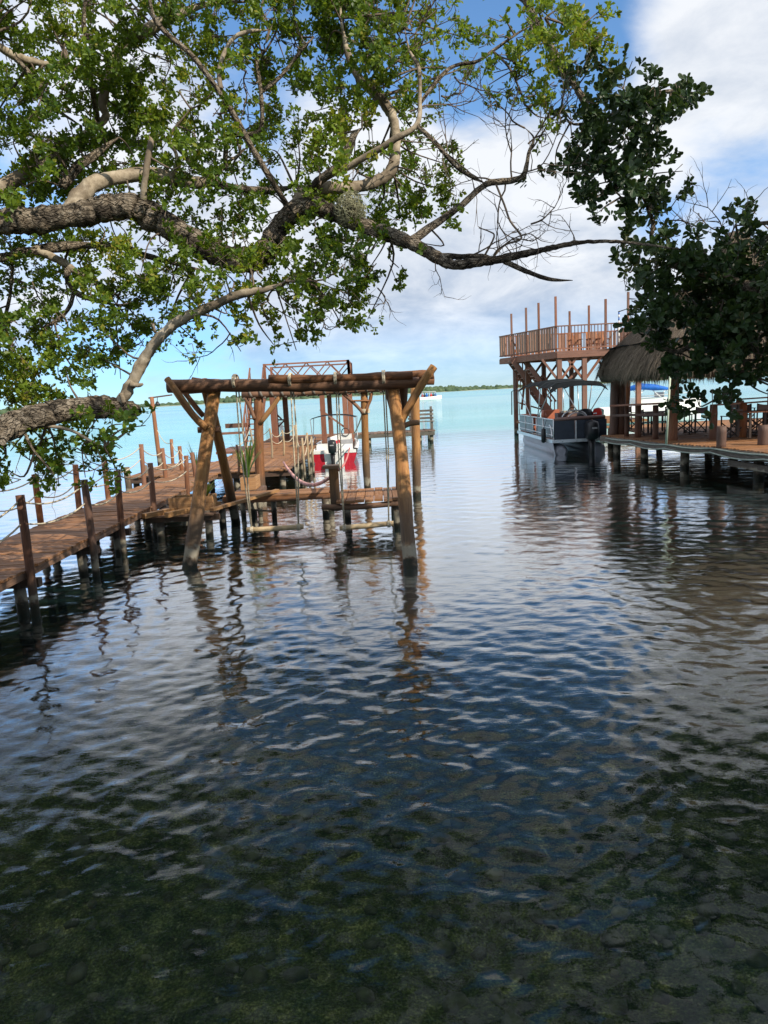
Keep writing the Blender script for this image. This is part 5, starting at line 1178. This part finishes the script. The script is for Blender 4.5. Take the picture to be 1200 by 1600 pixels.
    A([(-20, 522, 4, 8.8), (0, 515, 3.5, 8.9), (30, 488, 3.5, 9.), (58, 474, 2.5, 9.1)], M['pale'], None, pre=[(-7.0, 6.4, 3.6, .1), (-5.6, 7.9, 3.7, .05)])
    A([(5, 505, 3, 9.2), (14, 470, 3, 9.2), (18, 440, 2.5, 9.2), (20, 395, 2.5, 9.2)], M['bark'], None)
    LW = lambda q: [(a, b, c, d*.76) for a, b, c, d in q]
    low = [(-60, 690, 25, 9.0), (0, 672, 23, 9.4), (40, 656, 21, 9.7), (90, 643, 19, 10.), (140, 636, 19, 10.3), (180, 638, 18.5, 10.5), (206, 645, 16.5, 10.6)]
    A(LW(low), M['pale2'], None, n=18, pre=[(-7.8, 5.1, 1.9, .34), (-6.0, 5.8, 2.1, .24)], rough=.05)
    e0, e1 = D(205, 645, 8.46), D(209, 646, 8.48); MB().tube([e0, e1], [.112, .104], 14).build('sawn_end', plain('dark sawn end', (.05, .04, .032), .9, .3, 12), t)
    A(LW([(183, 636, 10, 10.5), (205, 600, 9.5, 10.5), (226, 560, 9.5, 10.5), (252, 525, 9, 10.4), (282, 500, 8.5, 10.4), (322, 482, 8, 10.3), (372, 461, 7, 10.2), (420, 451, 6, 10.2), (446, 440, 6, 10.2)]), M['pale'], None, n=14)
    A(LW([(204, 600, 5, 10.4), (216, 602, 4, 10.4), (223, 600, 2, 10.4)]), M['pale'], None, name='branch_stub'); A(LW([(194, 630, 4, 10.4), (189, 614, 4, 10.4)]), M['pale'], None, name='branch_stub')
    A(LW([(30, 662, 7, 9.3), (8, 682, 8, 9.1), (4, 690, 7, 9.0)]), M['bark'], None, name='branch_stub')
    A(LW([(72, 665, 3.5, 9.9), (110, 672, 3, 9.9), (140, 688, 2.5, 9.9), (163, 698, 1.5, 9.9)]), M['pale'], None)
    A(LW([(35, 668, 3, 9.6), (50, 700, 2.5, 9.6), (75, 730, 2, 9.6), (85, 742, 1.2, 9.6)]), M['bark'], None)
    A(LW([(238, 505, 3, 10.4), (243, 520, 3, 10.4)]), M['bark'], None, name='branch_stub')
    # upper boughs that carry the crown above and to the left of the picture
    for k_, (x, y, z) in enumerate(((-4.5, 9.5, 9.5), (-2.2, 9., 9.3), (-7.5, 9.5, 8.5), (-.5, 8.8, 8.8), (-5.5, 7., 9.), (-9.5, 8., 7.))):
        P0 = far([-7.2, 5.6, 4.3], 'L'); P1 = far([x, y, z], 'L'); mid = P0*.5+P1*.5+np.array([0, 0, .8]); Qs = smooth_path([(*P0, .2), (*mid, .12), (*P1, .04)], 7); MB().tube(Qs[:, :3], list(Qs[:, 3]), 9, rough=.05).build('limb', M['bark'], t); SKEL['L'].append(Qs)
    tw = MB()
    def depth(c, r):
        if r >= 16: return 7.7+.4*math.sin(c)
        if c <= 4 and r >= 12: return 9.0+.7*math.sin(c*1.7+r)
        if r >= 9 and c >= 7: return 8.3+.4*math.sin(c*1.3+r*.7)
        if c >= 19: return 8.6+.3*math.sin(c*2.+r)
        return 9.7+.9*math.sin(c*1.1+r*.6)+.4*math.sin(c*2.3-r*1.9)
    cells = dict(DENS)
    ns = lambda c, r: .5+.5*vnoise(np.array(float(c)), np.array(float(r)), .8, 2.)
    for r in range(-4, 0):                      # crown above the picture
        for c in range(-7, 25):
            if c >= 17: v = 0
            elif c >= 11 and r < -2: v = 0
            else: v = int(4.5+5*ns(c, r))
            cells[(c, r)] = max(0, min(8, v))
    for r in range(0, 19):
        for c in range(-6, 0): cells[(c, r)] = int(4+5*ns(c, r)) if r != 8 else 2
    lv = foliage(t, 'L', cells, depth, .075, M['leafL'], tw, .42, 1.95)
    # fine bare twigs
    for (px, py, Y, dx, dy, L_) in ((826, 238, 8.5, .3, .9, .7), (770, 282, 8.5, -.6, .8, .9), (800, 282, 8.5, -.1, 1., .8), (825, 225, 8.5, .9, .5, .6), (815, 276, 8.5, 1., -.1, .8), (790, 284, 8.5, .3, -1., .9), (830, 350, 8.0, .6, .5, .7), (820, 200, 8.5, -.8, .5, .6), (735, 400, 7.95, .35, .9, .55), (770, 402, 7.9, .9, .6, .6), (720, 265, 8.4, -.2, 1., .7),
                                    (690, 150, 8.6, .9, .2, .7), (665, 60, 8.6, .6, .7, .8), (640, 175, 8.4, .9, .1, .8), (710, 120, 8.7, .7, -.6, .6), (75, 130, 9.4, -.4, -.9, .6), (385, 110, 9.2, -.6, -.6, .6), (500, 480, 10.1, .3, -.8, .7), (590, 450, 10.1, .3, -.7, .6), (360, 520, 10.3, -.2, -1., .7), (50, 440, 9.3, .3, -.6, .7), (900, 380, 7.6, -.2, .7, .3), (680, 405, 8.05, .1, -.8, .4), (200, 60, 10., .7, -.7, .8), (600, 140, 9.5, -.3, .8, .8), (640, 60, 8.6, .7, .6, .8), (20, 690, 9.4, .5, -.7, .7), (120, 700, 9.9, .6, -.5, .6)):
        d = RT*dx+UP*dy+FW*rng.normal(0, .3); twig_mesh(tw, D(px, py, Y*1.05), d/np.linalg.norm(d), L_*1.1, .011 if L_ > .5 else .007, 2, .75)
    P = smooth_path([D(775, 288, 8.85), D(788, 320, 8.75), D(797, 345, 8.65), D(815, 372, 8.55), D(790, 382, 8.4), D(772, 400, 8.3)], 4); tw.tube(P, list(np.linspace(.012, .012, len(P))), 5)
    P = smooth_path([D(758, 398, 8.3), D(772, 370, 8.3), D(765, 362, 8.3), D(748, 356, 8.3)], 4); tw.tube(P, list(np.linspace(.012, .006, len(P))), 5)
    o = tw.build('twigs', M['twig'], t); o['kind'] = 'stuff'
    arr = lv.arrays(); pr = np.array([proj(p) for p in arr[0]]); vis = (pr[:, 0] > 10) & (pr[:, 0] < 1190) & (pr[:, 1] > 10) & (pr[:, 1] < 760)
    score = np.where(vis, arr[3]/pr[:, 2], 0); idx = np.argsort(-score)[:300]; sel = np.ones(len(score), bool); sel[idx] = False
    leaf_object(arr, sel, wloc(t), M['leafL'], t, TMPL_S, LF_S); single_leaves(arr, idx, t, M['leafL']); print('left leaves', len(score))
left_tree()

def right_tree():
    t = empty('shade_tree', (11.6, 4.0, .8), 'dark shaded tree reaching in from the right with broad leathery leaves', 'tree')
    Q = smooth_path([(11.6, 4.0, -.2, .6), (11.5, 4.0, 1.8, .48), (11.2, 4.2, 3.6, .42), (10.9, 4.4, 5.6, .34), (10.4, 4.2, 7.5, .24), (10., 3.6, 10., .1)], 6); MB().tube(Q[:, :3], list(Q[:, 3]), 18, rough=.05).build('trunk', M['bark'], t); SKEL['R'] = [Q]
    A = lambda *a, **k: limb(t, *a, key='R', **k)
    A([(800, -60, 7, 7.2), (822, 0, 6.5, 7.2), (846, 50, 6.5, 7.2), (870, 92, 6.5, 7.2), (896, 130, 6, 7.2), (914, 162, 5.5, 7.2), (922, 178, 4.5, 7.2), (926, 205, 3.5, 7.2), (938, 245, 3.5, 7.1), (956, 290, 3, 7.1), (990, 330, 2.5, 7.1)], M['bark'], None, pre=[(7.5, 3.03, 4.7, .17), (5.2, 4.9, 7.6, .11), (2.9, 6.5, 7.7, .06)])
    A([(918, 192, 3, 7.2), (897, 194, 2, 7.2), (884, 184, 1.5, 7.2), (878, 165, 1, 7.2)], M['bark'], None)
    A([(935, 190, 3.5, 7.1), (985, 165, 3.5, 7.), (1030, 145, 3, 6.9), (1070, 140, 2, 6.9)], M['bark'], None)
    A([(1260, 470, 12, 6.2), (1180, 450, 9, 6.5), (1110, 430, 7, 6.7), (1050, 415, 5, 6.9), (1000, 405, 4, 7.)], M['bark'], None, pre=[(7.7, 2.9, 3.4, .2), (5.6, 4.7, 3.6, .12)])
    A([(1180, 450, 7, 6.5), (1120, 500, 5, 6.6), (1060, 550, 4, 6.7), (1010, 520, 2.5, 6.8)], M['bark'], None); A([(1150, 480, 6, 6.5), (1160, 550, 4, 6.6), (1140, 610, 2.5, 6.6)], M['bark'], None)
    A([(1030, 395, 3.5, 7.2), (1018, 372, 3.5, 7.1), (1020, 345, 3.5, 7.1), (1000, 300, 3, 7.1)], M['bark'], None); A([(1260, 340, 5, 6.6), (1200, 348, 3.5, 6.7), (1150, 352, 2, 6.8)], M['bark'], None, pre=[(7.5, 3.03, 4.7, .12), (5.4, 4.9, 5.2, .05)])
    for (x, y, z, r) in ((6.5, 1., 9.6, .14), (13.5, 7.5, 9.3, .15), (12.5, -2.5, 9.6, .15), (7.5, 7.5, 9.6, .14), (9., -4, 9.6, .13), (10.5, 9.5, 8.8, .13), (14.5, 1.5, 8.8, .13), (6.5, -3.5, 9., .13), (6.2, 4.5, 10., .12)):
        P0 = np.array([10.9, 4.4, 5.6]); P1 = np.array([x, y, z]); Qs = smooth_path([(*P0, r*1.6), (*(P0*.5+P1*.5+[0, 0, .6]), r), (*P1, r*.3)], 7); MB().tube(Qs[:, :3], list(Qs[:, 3]), 9, rough=.05).build('limb', M['bark'], t); SKEL['R'].append(Qs)
    tw = MB()
    def depth(c, r): return 6.9+.35*math.sin(c*1.3+r*.9) if r < 9 else 6.6+.45*math.sin(c*1.1+r*.8)
    cells = {k: (max(0, v-1) if k[1] < 9 else v) for k, v in RD.items()}
    for r in range(9, 16):
        for c in range(30, 36): cells[(c, r)] = 8 if r < 14 else 4
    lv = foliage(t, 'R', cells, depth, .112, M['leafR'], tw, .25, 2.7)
    for (px, py, Y, dx, dy, L_) in ((1140, 380, 6.8, 0., 1., .5), (1140, 372, 6.8, .5, .8, .4), (1140, 375, 6.8, -.6, .8, .5), (1062, 300, 7.1, .8, .4, .3), (1040, 345, 7.1, .9, .1, .4), (990, 400, 7., -.5, -.6, .25), (1080, 370, 7., -.3, .8, .35), (905, 230, 7.2, -.8, .3, .4)):
        d = RT*dx+UP*dy+FW*rng.normal(0, .3); twig_mesh(tw, D(px, py, Y*1.45), d/np.linalg.norm(d), L_*1.45, .011, 2, .7)
    # main crown, out of the picture to the right and behind: it shades the near water
    n0 = len(lv.P); cnt = 0
    while cnt < 3600:
        u = rng.normal(0, 1, 3); u /= np.linalg.norm(u); rad = rng.random()**.45; p = np.array([8.9, -1.0, 8.6])+u*rad*np.array([5.8, 8.2, 2.9])
        x, y, w = proj(p)
        if p[2] < 3.4 or (w > .3 and -80 < x < 1290 and -350 < y < 1700) or math.dist(p, (0, 0, H)) < 3: continue
        if vnoise(np.array(p[0]), np.array(p[1]+p[2]), 1.1, 4.) < -.30: continue
        lv.rosette(p, u+np.array([0, 0, .5]), 10, .24, .3); cnt += 1
        if cnt % 8 == 0: b, bd = nearest('R', p); tw.tube([b[:3], b[:3]*.4+p*.6+rng.normal(0, .15, 3), p], [.02, .012, .005], 5, cap=False)
    o = tw.build('twigs', M['twig'], t); o['kind'] = 'stuff'
    arr = lv.arrays(); pr = np.array([proj(p) for p in arr[0]]); vis = (pr[:, 0] > 10) & (pr[:, 0] < 1190) & (pr[:, 1] > 10) & (pr[:, 1] < 760) & (pr[:, 2] > 0)
    score = np.where(vis, arr[3]/np.maximum(pr[:, 2], .1), 0); idx = np.argsort(-score)[:300]; sel = np.ones(len(score), bool); sel[idx] = False
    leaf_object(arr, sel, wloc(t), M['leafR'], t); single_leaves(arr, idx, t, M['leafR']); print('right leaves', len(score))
right_tree()

def air_plant(px, py, Y, rpx, label, string):
    c = D(px, py, Y); r = rpx*Y/F; t = empty('air_plant', c, label, 'air plant', 'air plants hanging in the tree'); m = MB()
    for i in range(420):
        u = rng.normal(0, 1, 3); u /= np.linalg.norm(u); v = np.cross(u, rng.normal(0, 1, 3)); v /= np.linalg.norm(v)
        a = c+u*r*rng.uniform(.55, 1.)*np.array([1, 1, 1.1]); b = a+v*r*.35+u*r*.18; d = a+v*r*.75-np.array([0, 0, r*.1]); m.tube([a, b, d], [.004, .003, .0015], 3, cap=False)
    m.build('wiry_leaves', plain('silvery wiry leaf', (.30, .30, .19), .9, .3, 20), t, kind='stuff')
    m = MB(); m.lathe([(.02, -r*.8), (r*.45, -r*.55), (r*.62, 0), (r*.45, r*.55), (.02, r*.8)], c, 9); m.build('core', plain('fibrous core', (.10, .085, .05), .95, .3, 20), t)
    if string: MB().tube([c+[0, 0, r*.7], D(px, string, Y)], .004, 4).build('string', M['twig'], t)
air_plant(547, 326, 8.75, 21, 'round wiry air plant hanging above the bend of the main limb', 290)
air_plant(560, 408, 10.2, 12, 'smaller wiry air plant among leaves below the main limb', 385)
